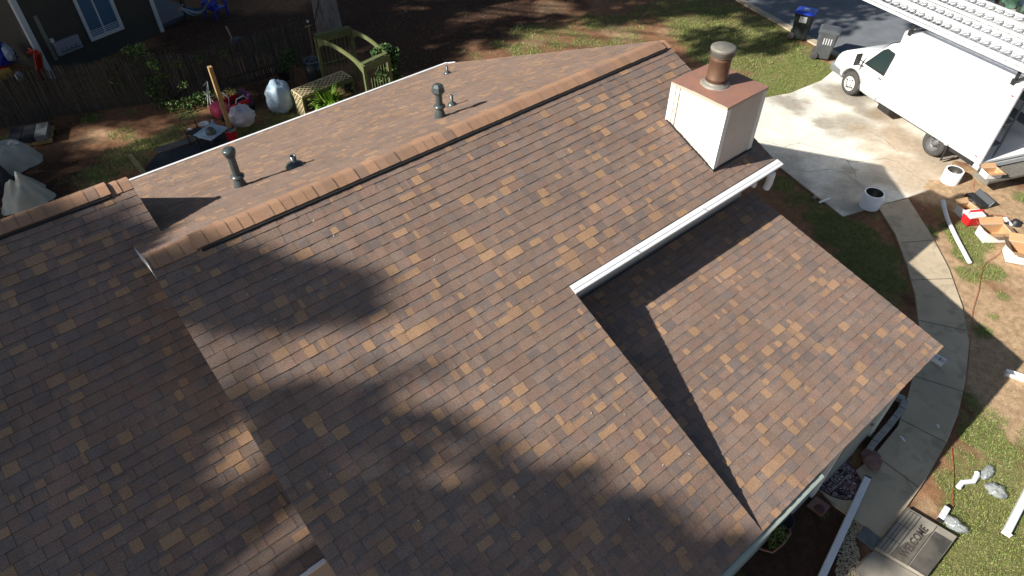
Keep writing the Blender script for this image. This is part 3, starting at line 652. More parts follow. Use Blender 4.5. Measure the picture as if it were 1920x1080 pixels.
b.slab([(-17, -3.25, zL + .012), (-8.9, -3.25, zL + .012), (-8.9, -3.285, zL - .0), (-17, -3.285, zL - .0)], (0, 0, -.05))
b.build("drip_edge", m_white, H)
# left gable end of the main ridge
b = MB(); b.slab([(-8.925, -.16, zf(-.16) - .03), (-8.925, .95, 4.97 - SL * .95), (-8.925, .95, 4.80 - SL * .95), (-8.925, 0, 4.80), (-8.925, -.16, zf(-.16) - .14)], (.03, 0, 0)); b.build("gable_trim", m_white, H)
# gutters
def gutter(name, x0, x1, y, z, m=m_white):
    b = MB(); prof = [(y + .03, z + .026), (y - .078, z - .0), (y - .10, z - .01), (y - .10, z - .026), (y - .085, z - .065), (y - .06, z - .10), (y + .03, z - .10)]
    n = len(prof); b.add([(x0, *q) for q in prof] + [(x1, *q) for q in prof], [tuple(range(n)), tuple(range(n, 2 * n))[::-1]] + [(i, n + i, n + (i + 1) % n, (i + 1) % n) for i in range(n)])
    b.bar((x0, y - .045, z + .0145), (x1, y - .045, z + .0145), .006, .006)
    return b.build(name, m, H)
gu = gutter("gutter", XM - .0, .10, YG - .01, zf(YG) - .012)
for x in (-3.4, -1.9):
    b = MB(); b.box(x, x + .01, YG - .10, YG + .0, zf(YG) - .0, zf(YG) + .004); b.build("gutter_seam", m_galv, gu)
gutter("gutter", XL + .2, -3.35, YE + .035, zf(YE) - .06, mat("porch_gutter_paint", (.34, .39, .34), .5, noise_amt=.08, scale=3))
b = MB(); b.tube([(-.14, YG - .08, zf(YG) - .1), (-.14, YG - .08, zf(YG) - .3), (-.14, YG - .06, zf(YG) - .42)], .062, 16); b.build("downspout", m_white, H)
b = MB(); b.tube([(-.6, YG - .07, zf(YG) - .1), (-.6, YG - .06, zf(YG) - .17)], .04, 14); b.build("downspout", m_white, H)
# walls
def lap_wall(b, p, q, z0f, z1f, lap=.18, out=(0, -1)):
    """horizontal lap siding between two plan points"""
    p = np.array(p, float); q = np.array(q, float); o = np.array(out, float); z0, z1 = z0f, z1f; z = z0
    while z < z1:
        ze = min(z + lap, z1); A = [p[0], p[1], z]; B = [q[0], q[1], z]
        a = np.array([*p, z]) + [*(o * .022), 0]; bb = np.array([*q, z]) + [*(o * .022), 0]; c = np.array([*q, ze]) + [*(o * .006), 0]; d = np.array([*p, ze]) + [*(o * .006), 0]
        b.add([a, bb, c, d, np.array([*p, z]), np.array([*q, z])], [(0, 1, 2, 3), (0, 4, 5, 1)]); z = ze
b = MB(); b.box(XL + .3, -.26, -2.35, 6.3, -.1, 2.2); b.build("wall", m_siding2, H)
b = MB(); b.add([(-.27, -2.3, 2.2), (-.27, 6.3, 2.2), (-.27, 6.3, 5 - SL * 6.3 - .05), (-.27, 0, 4.94), (-.27, -2.3, zf(-2.3) - .05), (XL + .25, -2.3, 2.2), (XL + .25, 6.3, 2.2), (XL + .25, 6.3, 5 - SL * 6.3 - .05), (XL + .25, 0, 4.94), (XL + .25, -2.3, zf(-2.3) - .05)],
    [(0, 1, 2, 3, 4), (5, 9, 8, 7, 6), (0, 4, 9, 5), (1, 6, 7, 2)]); b.build("gable_wall", m_siding, H)
b = MB(); lap_wall(b, (-4.7, -2.36), (-.26, -2.36), 2.2, zf(YG) - .15, .15); b.build("upper_wall", m_siding, H)
b = MB(); b.box(XM - .3, XM - .06, YE + .3, -2.3, -.1, 2.2); b.slab([(XM - .08, -2.3, 2.2), (XM - .08, YE + .3, 2.2), (XM - .08, YE + .3, zf(YE + .3) - .05), (XM - .08, -2.3, zf(-2.3) - .05)], (-.1, 0, 0)); b.build("side_wall", m_siding, H)
b = MB(); lap_wall(b, (XL + .3, -5.98), (-.22, -5.98), 0, 2.28, .16); b.add([(-.22, -5.98, 0), (-.22, -2.4, 0), (-.22, -2.4, ZP0 - .1), (-.22, -5.98, 2.3)], [(0, 1, 2, 3)]); b.build("front_wall", m_siding2, H)
b = MB(); b.box(-2.12, -2.02, -6.045, -5.99, 0, 2.25); b.build("corner_trim", m_trim, H); b = MB(); b.box(-.30, -.20, -6.03, -5.98, 0, 2.25); b.build("corner_trim", m_trim, H)
b = MB(); b.box(-1.75, -.85, -6.03, -5.985, .05, 2.05); dr = b.build("door", mat("grey_door", (.30, .33, .32), .5), H)
b = MB(); b.lathe([(.0, 0), (.03, .005), (.03, .03), (0, .035)], T=Matrix.Translation((-.95, -6.035, 1.0)) @ Matrix.Rotation(R_(90), 4, 'X')); b.build("handle", m_galv, dr)
b = MB(); b.box(-17, XL + .3, -2.9, 4.3, -.1, 2.3); b.box(-17, -8.66, 1.0, 4.3, 2.2, 2.9); b.build("left_wall", m_siding, H)
# ridge vent and caps
def ridge(x0, x1, xv0, xv1, y, z, seed, step=.150):
    r = random.Random(seed); bv = MB(); prof = [(-.185, -.075 + .03), (-.185, -.045 + .035), (0, .035), (.185, -.045 + .035), (.185, -.045)]
    pr = [(-.19, -.19 * SL + .006), (-.19, -.19 * SL + .036), (0, .040), (.19, -.19 * SL + .036), (.19, -.19 * SL + .006)]
    n = len(pr); bv.add([(xv0, y + q[0], z + q[1]) for q in pr] + [(xv1, y + q[0], z + q[1]) for q in pr], [tuple(range(n)), tuple(range(n, 2 * n))[::-1]] + [(i, n + i, n + i + 1, i + 1) for i in range(n - 1)])
    xx = xv0
    while xx < xv1: bv.box(xx, xx + .012, y - .197, y - .189, z - .19 * SL + .008, z - .19 * SL + .034); xx += .04
    vent = bv.build("ridge_vent", m_ventblk, H)
    b = MB(); x = x1
    caps = []
    while x > x0 + .02:
        xs = max(x - step * r.uniform(.88, 1.12), x0); over = xv0 - .02 <= (x + xs) / 2 <= xv1 + .02; hz = .046 if over else .014
        k = r.random(); c = np.array(r.choice([(.34, .20, .122), (.33, .195, .124), (.36, .21, .13), (.31, .187, .122)]) if k < .85 else r.choice([(.25, .165, .12), (.27, .17, .12)])) * r.uniform(.9, 1.08)
        w = .168; dz = r.uniform(-.003, .003)
        for (ya, za), (yb, zb) in zip([(-w, -w * SL), (-.07, -.07 * SL - .001), (-.028, -.013), (0, -.009), (.028, -.013), (.07, -.07 * SL - .001)], [(-.07, -.07 * SL - .001), (-.028, -.013), (0, -.009), (.028, -.013), (.07, -.07 * SL - .001), (w, -w * SL)]):
            # butt end (thicker) faces left; head tucks under the next
            hL, hR = hz + .004 + dz, hz + .009 + dz
            b.add([(xs, y + ya, z + za + hL), (xs, y + yb, z + zb + hL), (x + .004, y + yb, z + zb + hR), (x + .004, y + ya, z + za + hR)], [(0, 1, 2, 3)], col=c)
            b.add([(x + .004, y + ya, z + za + hR), (x + .004, y + yb, z + zb + hR), (x + .004, y + yb, z + zb + hz - .003), (x + .004, y + ya, z + za + hz - .003)], [(0, 1, 2, 3)], col=c * .5)  # butt colour darkened to paint in the shadow line between caps
        for sgn in (-1, 1):
            b.add([(xs, y + sgn * w, z - w * SL + hL), (x, y + sgn * w, z - w * SL + hR), (x, y + sgn * w, z - w * SL + hz - .012), (xs, y + sgn * w, z - w * SL + hz - .012)], [(0, 1, 2, 3)], col=c * .6)
        x = xs
    b.build("ridge_cap", m_cap, H, fix=False)
ridge(-8.9, .05, -8.35, -.12, 0, 5.0, 3)
ridge(-17, -8.56, -17, -8.86, YLR, ZLR, 4)
# chimney
CX0, CX1, CY0, CY1, CT = -1.19, -.25, -2.27, -1.25, 5.125
b = MB(); b.box(CX0 + .02, CX1 - .02, CY0 + .02, CY1 - .02, 3.5, CT - .01); chim = b.build("chimney", m_siding, H); chim["label"] = "white sided chimney box with a rusty cap"
b = MB()
lap_wall(b, (CX0 + .01, CY0), (CX1 - .01, CY0), 3.6, CT - .02, .155, (0, -1)); lap_wall(b, (CX1, CY0), (CX1, CY1), 3.6, CT - .02, .155, (1, 0)); lap_wall(b, (CX0, CY0), (CX0, CY1), 3.6, CT - .02, .155, (-1, 0)); lap_wall(b, (CX0, CY1), (CX1, CY1), 3.6, CT - .02, .155, (0, 1))
b.build("siding", m_siding, chim)
for cx, sx in ((CX0, -1), (CX1, 1)):
    for cy, sy in ((CY0, -1), (CY1, 1)):
        b = MB()
        b.box(min(cx - sx * .07, cx + sx * .028), max(cx - sx * .07, cx + sx * .028), min(cy - sy * .07, cy + sy * .028), max(cy - sy * .07, cy + sy * .028), 3.6, CT - .015)
        b.build("corner_trim", m_trim, chim)
b = MB(); o = .035; n = 14
xs = np.linspace(CX0 - o, CX1 + o, n); ys = np.linspace(CY0 - o, CY1 + o, n); vs = [(x, y, CT + .012 + .03 * math.exp(-((x + .75) ** 2 + (y + 1.74) ** 2) * 4) + rnd.uniform(-.002, .002)) for x in xs for y in ys]
b.add(vs, [(i * n + j, (i + 1) * n + j, (i + 1) * n + j + 1, i * n + j + 1) for i in range(n - 1) for j in range(n - 1)], True)
cap = b.build("chimney_cap", m_rust, chim, fix=True)
b = MB()
for (x0, x1, y0, y1) in ((CX0 - o, CX1 + o, CY0 - o, CY0 - o + .006), (CX0 - o, CX1 + o, CY1 + o - .006, CY1 + o), (CX0 - o, CX0 - o + .006, CY0 - o, CY1 + o), (CX1 + o - .006, CX1 + o, CY0 - o, CY1 + o)): b.box(x0, x1, y0, y1, CT - .03, CT + .011)
b.build("cap_rim", mat("pale_cap_rim", (.45, .36, .28), .6), cap)
fx, fy, fz = -.79, -1.73, CT + .04
b = MB(); b.lathe([(.27, -.016), (.17, .012)], (fx, fy, fz), 24)
for k in range(9):
    a = rnd.uniform(0, 6.28); r1 = rnd.uniform(.2, .34); w = rnd.uniform(.02, .045)
    b.add([(fx + math.cos(a - .25) * .19, fy + math.sin(a - .25) * .19, fz - .005), (fx + math.cos(a + .25) * .19, fy + math.sin(a + .25) * .19, fz - .005), (fx + math.cos(a) * r1 + w, fy + math.sin(a) * r1, fz - .012), (fx + math.cos(a) * r1 - w, fy + math.sin(a) * r1 - w, fz - .012)], [(0, 1, 2, 3)])
b.build("sealant", m_caulk, cap)
b = MB(); b.lathe([(.225, -.02), (.22, .0), (.19, .025), (.172, .03), (.17, .06)], (fx, fy, fz), 32); b.build("storm_collar", m_galv, chim)
b = MB(); b.lathe([(.16, .03), (.16, .10), (.164, .105), (.16, .11), (.16, .40), (.165, .405), (.16, .41), (.165, .42), (.16, .43), (.16, .47)], (fx, fy, fz), 32); flue = b.build("flue", m_bronze, chim)
b = MB(); b.lathe([(.172, .455), (.180, .46), (.182, .54), (.186, .545), (.188, .575), (.17, .59), (.0, .60)], (fx, fy, fz), 32); fc = b.build("flue_cap", m_galv, flue)
b = MB()
for j in range(48):
    a = j * 2 * math.pi / 48
    for k in range(3): b.box(-.004, .004, -.002, .002, 0, .014, Matrix.Translation((fx + .183 * math.cos(a), fy + .183 * math.sin(a), fz + .475 + k * .022)) @ Matrix.Rotation(a + math.pi / 2, 4, 'Z'))
b.build("flue_screen", m_black, fc)
# step flashing where the chimney meets the slope
b = MB(); b.bar((CX0 - .03, CY1, zf(CY1) + .02), (CX0 - .03, CY0 - .03, zf(CY0) + .02), .012, .03); b.bar((CX0 - .03, CY0 - .035, zf(CY0) + .005), (CX1 + .03, CY0 - .035, zf(CY0) + .005), .012, .05); b.build("flashing", m_black, chim)
b = MB(); b.bar((CX0 - .027, -1.40, zf(-1.40)), (CX0 - .018, -1.40, CT - .03), .006, .006); b.build("siding_joint", m_black, chim)
for k in range(6):
    yy = CY1 - .1 - k * .16; b = MB(); b.slab([(CX0 - .031, yy, zf(yy) - .01), (CX0 - .031, yy - .15, zf(yy - .15) - .01), (CX0 - .031, yy - .15, zf(yy - .15) + .055), (CX0 - .031, yy, zf(yy - .15) + .055)], (.004, 0, 0)); b.build("step_flashing", m_siding, chim)
b = MB(); b.bar((CX1 + .04, CY1 + .0, zf(CY1) - .0), (CX1 + .04, CY1 - .0, zf(CY1) + .34), .045, .03); b.build("end_flashing", m_trim, chim)
# small kick-out wall shadow board where porch meets wall is left to real geometry
# roof pipes
def pipe(px, py, h, r, kind):
    Pb = on(px, py, (0, SL, 1), 5.0); x, y, z = Pb; b = MB()
    T = Matrix.Translation(Vector(Pb))
    root = bpy.data.objects.new("vent_pipe", None)
    if kind == 'boot':
        b.lathe([(r * 1.02, -.05), (r, h), (r * .8, h), (r * .8, h - .06)], T=T, n=16); o_ = b.build("vent_pipe", m_pipe, H)
        b = MB(); b.lathe([(r * .82, h - .02), (0, h - .02)], T=T, n=16); b.build("pipe_opening", m_black, o_)  # black disc stands in for the shade inside the open pipe
        b = MB(); b.lathe([(r * 3.2, -.045), (r * 3.2, .02), (r * 2.9, .045), (r * 1.6, .075), (r * 1.1, .082)], T=T, n=24)
        b.lathe([(r * 3.8, -.01), (r * 3.7, .012)], T=T @ Matrix.Rotation(R_(-23.3), 4, 'X'), n=24); b.build("pipe_boot", m_pipe, o_)
    else:
        b.lathe([(r, -.05), (r, h - .06)], T=T, n=20); o_ = b.build("vent_pipe", m_pipe, H)
        b = MB(); b.lathe([(r * 1.85, -.06), (r * 1.7, .03), (r * 1.25, .12), (r * 1.05, .16)], T=T, n=20); b.build("flashing", m_pipe, o_)
        b = MB(); zz = .17 if kind == 'cap' else .19
        b.lathe([(r * 1.1, zz), (r * 1.75, zz + .012), (r * 1.75, zz + .028), (r * 1.02, zz + .05)], T=T, n=20); b.build("collar", m_pipe, o_)
        b = MB()
        if kind == 'cap': b.lathe([(r * 1.05, h - .13), (r * 1.3, h - .12), (r * 1.3, h - .075), (r * 1.6, h - .07), (r * 1.6, h - .02), (r * 1.35, h), (0, h + .012)], T=T, n=20)
        else: b.lathe([(r * 1.0, h - .17), (r * 2.1, h - .10), (r * 1.75, h - .03), (r * .95, h + .01), (0, h + .012)], T=T, n=6, smooth=False)
        b.build("rain_cap", m_pipe, o_)
    bpy.data.objects.remove(root)
pipe(452, 350, .66, .058, 'cap'); pipe(554, 313, .20, .045, 'boot'); pipe(826, 221, .58, .055, 'hex'); pipe(848, 199, .22, .026, 'boot'); pipe(839, 139, .21, .026, 'boot')
# bits of white debris on the shingles
for k in range(34):
    px, py = rnd.uniform(330, 1350), rnd.uniform(330, 1050); Pq = on(px, py, n_fr, 5.0)
    if Pq[0] > XM - .1 and Pq[1] < YG or Pq[0] < XL + .1 or Pq[1] > -.3: continue
    a = rnd.uniform(0, 3); l = rnd.uniform(.006, .03); Pq = Pq + np.array([0, 0, .018]); b = MB(); b.bar(Pq, Pq + np.array([math.cos(a) * l, math.sin(a) * l, math.sin(a) * l * SL]), .006, .003)
    tag(b.build("paper_fleck", m_trim), "tiny white fleck of debris lying on the large front roof slope", "debris", "white flecks scattered over the front roof slope")

# ------------------------------------------------------------------ box truck
TD = np.array([-.384, -.923, 0.]); TA = math.atan2(TD[1], TD[0]); TW = np.array([10.537, .876, .022])
truck = thing("box_truck", "white box truck with ladders on its roof parked on the driveway", "truck", TW, TA)
def tbox(x): return 0  # (local axes: x towards the rear, y away from the house, z up)
b = MB()
st = [(-.93, .50, .72, .12), (-.90, .42, .92, .06), (-.70, .38, 1.06, .02), (-.25, .36, 1.16, 0), (.16, .36, 1.22, 0)]
def sect(x, z0, z1, ins, top_in):
    y0, y1 = .0 + ins, 2.0 - ins
    return [(x, y0 + .03, z0), (x, y0, z0 + .12), (x, y0, z1 - .22), (x, y0 + top_in * .4, z1 - .08), (x, y0 + top_in, z1), (x, y1 - top_in, z1), (x, y1 - top_in * .4, z1 - .08), (x, y1, z1 - .22), (x, y1, z0 + .12), (x, y1 - .03, z0)]
secs = [sect(x, z0, z1, i, .14) for x, z0, z1, i in st]
secs.append([(.22, .03, .34), (.22, 0, .46), (.22, 0, 1.05), (.22, .04, 1.18), (.22, .12, 1.25), (.22, 1.88, 1.25), (.22, 1.96, 1.18), (.22, 2, 1.05), (.22, 2, .46), (.22, 1.97, .34)])
secs.append([(.72, .03, .34), (.72, 0, .46), (.72, 0, 1.08), (.72, .13, 1.72), (.72, .26, 1.86), (.72, 1.74, 1.86), (.72, 1.87, 1.72), (.72, 2, 1.08), (.72, 2, .46), (.72, 1.97, .34)])
secs.append([(.95, .03, .34), (.95, 0, .46), (.95, 0, 1.08), (.95, .13, 1.80), (.95, .28, 1.93), (.95, 1.72, 1.93), (.95, 1.87, 1.80), (.95, 2, 1.08), (.95, 2, .46), (.95, 1.97, .34)])
secs.append([(1.22, .03, .34), (1.22, 0, .46), (1.22, 0, 1.08), (1.22, .13, 1.82), (1.22, .28, 1.95), (1.22, 1.72, 1.95), (1.22, 1.87, 1.82), (1.22, 2, 1.08), (1.22, 2, .46), (1.22, 1.97, .34)])
n = 10; vs = [q for s_ in secs for q in s_]; k = len(secs)
b.add(vs, [(i * n + j, i * n + (j + 1) % n, (i + 1) * n + (j + 1) % n, (i + 1) * n + j) for i in range(k - 1) for j in range(n)], True)
b.add(vs[:n], [tuple(range(n))]); b.add(vs[-n:], [tuple(range(n))[::-1]])
cab = b.build("cab", m_truck, truck)
def cut(o, cutter_mb):
    c = cutter_mb.build("cutter", m_truck); md = o.modifiers.new("cut", 'BOOLEAN'); md.object = c; md.operation = 'DIFFERENCE'; md.solver = 'EXACT'
    c.matrix_world = o.parent.matrix_basis if o.parent else Matrix.Identity(4)
    bpy.context.view_layer.update(); dg = bpy.context.evaluated_depsgraph_get(); me = bpy.data.meshes.new_from_object(o.evaluated_get(dg)); o.modifiers.clear(); o.data = me; bpy.data.objects.remove(c)
cb_ = MB(); 
cb_.lathe([(0, -.3), (.44, -.3), (.44, .42), (0, .42)], T=Matrix.Translation((0, 0, .36)) @ Matrix.Rotation(R_(-90), 4, 'X'), n=28, smooth=False)
cut(cab, cb_)
b = MB(); b.lathe([(.0, .42), (.435, .419)], T=Matrix.Translation((0, 0, .36)) @ Matrix.Rotation(R_(-90), 4, 'X'), n=28); b.build("wheel_well", m_black, truck)
# bumper, lights, windows, mirrors
b = MB(); b.box(-1.02, -.90, .02, 1.98, .36, .60); b.box(-1.0, -.5, .0, .08, .36, .56); b.build("bumper", m_chrome, truck, bevel=.03)
for y in (.1, 1.62):
    b = MB(); b.box(-.945, -.84, y, y + .28, .66, .82); b.build("headlight", m_glass, truck, bevel=.02)
b = MB(); b.box(-.95, -.90, .45, 1.55, .58, .86); b.build("grille", m_black, truck)
b = MB(); b.add([(.255, .16, 1.27), (.255, 1.84, 1.27), (.70, 1.74, 1.862), (.70, .26, 1.862)], [(0, 1, 2, 3)]); b.add([(.24, .16, 1.262), (.24, 1.84, 1.262), (.69, 1.74, 1.872), (.69, .26, 1.872)], [(0, 1, 2, 3)]); b.build("windshield", m_glass, truck)
b = MB(); wy = lambda z: (z - 1.08) / .72 * .13 - .006
W_ = [(.30, 1.13), (1.10, 1.13), (1.10, 1.74), (.80, 1.76), (.68, 1.68)]
b.add([(x, wy(z), z) for x, z in W_] + [(x, wy(z) + .02, z) for x, z in W_], [tuple(range(5)), tuple(range(5, 10))[::-1]] + [(i, (i + 1) % 5, 5 + (i + 1) % 5, 5 + i) for i in range(5)]); b.build("side_window", m_glass, truck)
b = MB(); W2 = W_ + [W_[0]]
for (x0, z0), (x1, z1) in zip(W2[:-1], W2[1:]): b.bar((x0, wy(z0) - .004, z0), (x1, wy(z1) - .004, z1), .022, .03)
b.build("window_frame", m_black, truck)
b = MB(); b.bar((.40, -.005, .36), (.40, -.005, 1.1), .008, .012); b.build("door_seam", m_galv, truck); b = MB(); b.bar((1.14, -.005, .36), (1.14, -.005, 1.1), .008, .012); b.box(.95, 1.08, -.03, -.004, .98, 1.02); b.build("door_handle", m_galv, truck)
for sy, yy in ((-1, -.02), (1, 2.02)):
    b = MB(); b.bar((.26, yy, 1.14), (.24, yy + sy * .22, 1.30), .03); b.bar((.30, yy, 1.05), (.24, yy + sy * .22, 1.12), .03); b.box(.20, .26, yy + sy * .22 - .09, yy + sy * .22 + .09, 1.08, 1.42); b.build("mirror", m_black, truck, bevel=.01)
b = MB()
b.bar((.17, .5, 1.262), (.45, 1.1, 1.60), .02, .012); b.build("wiper", m_black, truck)
def wheel(x, y, r=.355, w=.24, dual=False, rim=m_rim):
    T = Matrix.Translation((x, y, r)) @ Matrix.Rotation(R_(-90), 4, 'X')      # lathe axis +z -> +y
    b = MB(); b.lathe([(r * .60, 0.01), (r * .72, 0), (r * .93, .012), (r, .05), (r, w - .05), (r * .93, w - .01), (r * .6, w)], T=T, n=32); ty = b.build("tyre", m_rubber, wh := thing_part("wheel"))
    b = MB()
    if dual: b.lathe([(r * .62, .0), (r * .60, .03), (r * .54, .05), (r * .50, .12), (r * .22, .13), (r * .20, .06), (r * .12, .05), (0, .05)], T=T, n=28)
    else: b.lathe([(r * .62, .005), (r * .58, .03), (r * .50, .035), (r * .46, .005), (r * .2, -.015), (r * .18, -.03), (0, -.032)], T=T, n=28)
    rm = b.build("rim", rim, wh)
    b = MB()
    for j in range(8):
        a = j * math.pi / 4; q = T @ Vector((r * .30 * math.cos(a), r * .30 * math.sin(a), .105 if dual else -.018)); b.box(-.013, .013, -.013, .013, -.013, .013, Matrix.Translation(q))
    for j in range(4 if not dual else 2):
        a = j * math.pi / (2 if not dual else 1) + .5; q = T @ Vector((r * .43 * math.cos(a), r * .43 * math.sin(a), .118 if dual else .0)); b.box(-.028, .028, -.004, .01, -.02, .02, Matrix.Translation(q))
    b.build("hub_bolts", m_black, wh)
def thing_part(name):
    o = bpy.data.objects.new(name, None); COL.objects.link(o); o.parent = truck; return o
wheel(0, -.01); wheel(0, 1.77)
wheel(3.50, -.03, rim=m_rimd, dual=True); wheel(3.50, 1.79, rim=m_rimd, dual=True)
# cargo box (slightly nose-down like the drive)
XB0, XB1 = 1.20, 4.96
def zb(x, f): a, c = ((.45, .62) if f == 0 else (2.46, 2.70)); return a + (x - XB0) / (XB1 - XB0) * (c - a)
BY0, BY1 = -.06, 2.16
b = MB()
def rq(x, ins=0):
    z0, z1 = zb(x, 0), zb(x, 1); r = .06
    return [(x, BY0 + ins, z0), (x, BY0 + ins, z1 - r), (x, BY0 + ins + r * .3, z1 - r * .3), (x, BY0 + ins + r, z1), (x, BY1 - ins - r, z1), (x, BY1 - ins - r * .3, z1 - r * .3), (x, BY1 - ins, z1 - r), (x, BY1 - ins, z0)]
fr = [(XB0 - .0 + .05, *q[1:]) for q in rq(XB0 + .05, .06)]
s0, s1, s2 = [(XB0, q[1], q[2]) for q in rq(XB0, .07)], rq(XB0 + .07), rq(XB1)
n = 8; vs = s0 + s1 + s2
b.add(vs, [(i * n + j, i * n + (j + 1) % n, (i + 1) * n + (j + 1) % n, (i + 1) * n + j) for i in range(2) for j in range(n)]); b.add(s0, [tuple(range(n))])
# inner faces so the open rear shows a room
i1, i2 = [(XB0 + .12, q[1], q[2]) for q in rq(XB0 + .12, .04)], rq(XB1 - .001, .04)
i1 = [(x, y, z + (.06 if j in (0, 7) else -.05)) for j, (x, y, z) in enumerate(i1)]; i2 = [(x, y, z + (.06 if j in (0, 7) else -.09)) for j, (x, y, z) in enumerate(i2)]
b.add(i1 + i2, [(j, n + j, n + (j + 1) % n, (j + 1) % n) for j in range(n)]); b.add(i1, [tuple(range(n))[::-1]])
b.add(s2 + i2, [(j, (j + 1) % n, n + (j + 1) % n, n + j) for j in range(n)])
cargo = b.build("cargo_box", m_truck, truck, fix=False)
b = MB()
for dz, t in ((-.06, .018), (-.13, .01), (-.20, .012)):
    b.bar((XB0 + .12, BY0 - .004, zb(XB0, 1) + dz), (XB1, BY0 - .004, zb(XB1, 1) + dz), .016, t)
b.build("roof_rail", m_alu, cargo)
b = MB(); b.bar((XB0 + .05, BY0 - .003, zb(XB0, 0) + .03), (XB1 - .05, BY0 - .003, zb(XB1, 0) + .03), .014, .06); b.build("lower_rail", m_alu, cargo)
b = MB(); b.box(XB1 - .03, XB1 + .02, BY0 - .01, BY0 + .05, zb(XB1, 0), zb(XB1, 1)); b.box(XB1 - .03, XB1 + .02, BY1 - .05, BY1 + .01, zb(XB1, 0), zb(XB1, 1)); b.box(XB1 - .03, XB1 + .02, BY0, BY1, zb(XB1, 1) - .08, zb(XB1, 1) - .02); b.build("door_frame", m_truck, cargo)
for x, z, w in ((4.86, zb(4.86, 1) - .26, .03), (4.80, zb(4.8, 0) + .16, .03)):
    b = MB(); b.box(x - .03, x + .03, BY0 - .016, BY0 - .0, z - .015, z + .015); b.build("marker_light", m_red, cargo)
b = MB(); b.box(1.0, 4.9, .45, .62, .30, .46); b.box(1.0, 4.9, 1.38, 1.55, .30, .46); b.box(3.3, 3.7, .3, 1.8, .28, .42); b.box(1.3, 1.75, .02, .4, .22, .45); b.box(4.0, 4.8, -.02, .03, .46, .60); b.build("chassis", m_black, truck)
b = MB(); b.box(3.93, 3.96, -.04, .40, .10, .62); mf = b.build("mud_flap", m_black, truck)
b = MB(); b.box(3.965, 3.97, .0, .36, .14, .20); b.build("flap_plate", m_alu, mf)
b = MB(); b.box(3.90, 4.0, -.16, -.06, .60, .72); b.build("side_marker", m_alu, truck, bevel=.01)
b = MB(); b.box(4.97, 5.42, -.02, 2.12, .34, .40)
for i in range(9): b.bar((5.0 + i * .05, .0, .404), (5.0 + i * .05, 2.1, .404), .012, .01)
b.box(4.90, 4.99, .15, .22, .36, .60); b.box(4.90, 4.99, 1.85, 1.92, .36, .60); b.box(4.97, 5.42, -.06, -.02, .30, .42); b.build("rear_step", m_galv, truck)
b = MB(); b.box(4.7, 4.97, .0, 2.1, .44, .56); b.build("rear_sill", m_alu, truck)
# clutter shelves inside the box
sh = MB(); sh.box(3.4, 4.9, .06, .44, 1.05, 1.09); sh.box(3.4, 4.9, .06, .44, 1.65, 1.69); sh.box(3.4, 3.44, .06, .44, .64, 2.2); sh.box(4.86, 4.9, .4, .44, .64, 2.2); sh.box(3.3, 4.9, 1.65, 2.05, 1.1, 1.14); sh.box(3.3, 4.9, 1.65, 2.05, 1.6, 1.64)
sh.build("shelf", mat("steel_shelf", (.12, .15, .18), .5), truck)
def twp(x, y, z): a, s_ = math.cos(TA), math.sin(TA); return np.array([TW[0] + x * a - y * s_, TW[1] + x * s_ + y * a, TW[2] + z])
# roof rack brackets
for x in (1.42, 4.7):
    b = MB(); z = zb(x, 1); b.bar((x, -.02, z - .02), (x, -.02, z + .30), .07, .05); b.bar((x, -.05, z + .06), (x, 2.15, z + .06), .05, .05); b.bar((x, 2.12, z), (x, 2.12, z + .3), .05, .05); b.box(x - .06, x + .06, -.06, .02, z - .05, z + .08); b.build("rack_bracket", m_black, truck)
# ladders (two sections each)
def ladder(lab, y0, z0, x0=-.35, x1=6.2, w=.44):
    t = thing("extension_ladder", lab, "ladder", twp(0, 0, 0), TA, "aluminium ladders carried on the truck roof")
    slope = (zb(XB1, 1) - zb(XB0, 1)) / (XB1 - XB0)
    for k in range(2):
        b = MB(); zz = z0 + k * .085; yo = y0 + k * .035; ww = w - k * .07; xa, xb_ = x0 + k * .25, x1 - (1 - k) * .2
        Z = lambda x: zz + (x - XB0) * slope
        for yy in (yo, yo + ww):
            d = 1 if yy == yo else -1
            b.slab([(xa, yy, Z(xa)), (xb_, yy, Z(xb_)), (xb_, yy, Z(xb_) + .078), (xa, yy, Z(xa) + .078)], (0, .006 * d, 0))
            for dz in (0, .072): b.slab([(xa, yy, Z(xa) + dz), (xb_, yy, Z(xb_) + dz), (xb_, yy + .028 * d, Z(xb_) + dz), (xa, yy + .028 * d, Z(xa) + dz)], (0, 0, .006))
        fr_ = b.build("rails", m_alu, t)
        b = MB(); x = xa + .12 + k * .09
        while x < xb_ - .1:
            b.tube([(x, yo + .004, Z(x) + .04), (x, yo + ww - .004, Z(x) + .04)], .0165, 8, flat=1.0)
            x += .305
        b.build("rungs", m_alu, t)
    return t
zl = 2.46 + .36
ladder("aluminium extension ladder on the truck roof edge nearest the house", -.24, zl, -1.9, 5.6, .60)
ladder("second aluminium extension ladder from the house side of the truck roof", .44, zl + .0, -1.9, 6.0, .56)
ladder("third aluminium extension ladder, lying between the second and the street side one", 1.08, zl + .03, -1.9, 6.2, .60)
ladder("aluminium extension ladder on the truck roof edge nearest the street", 1.74, zl + .03, -1.9, 6.2, .60)

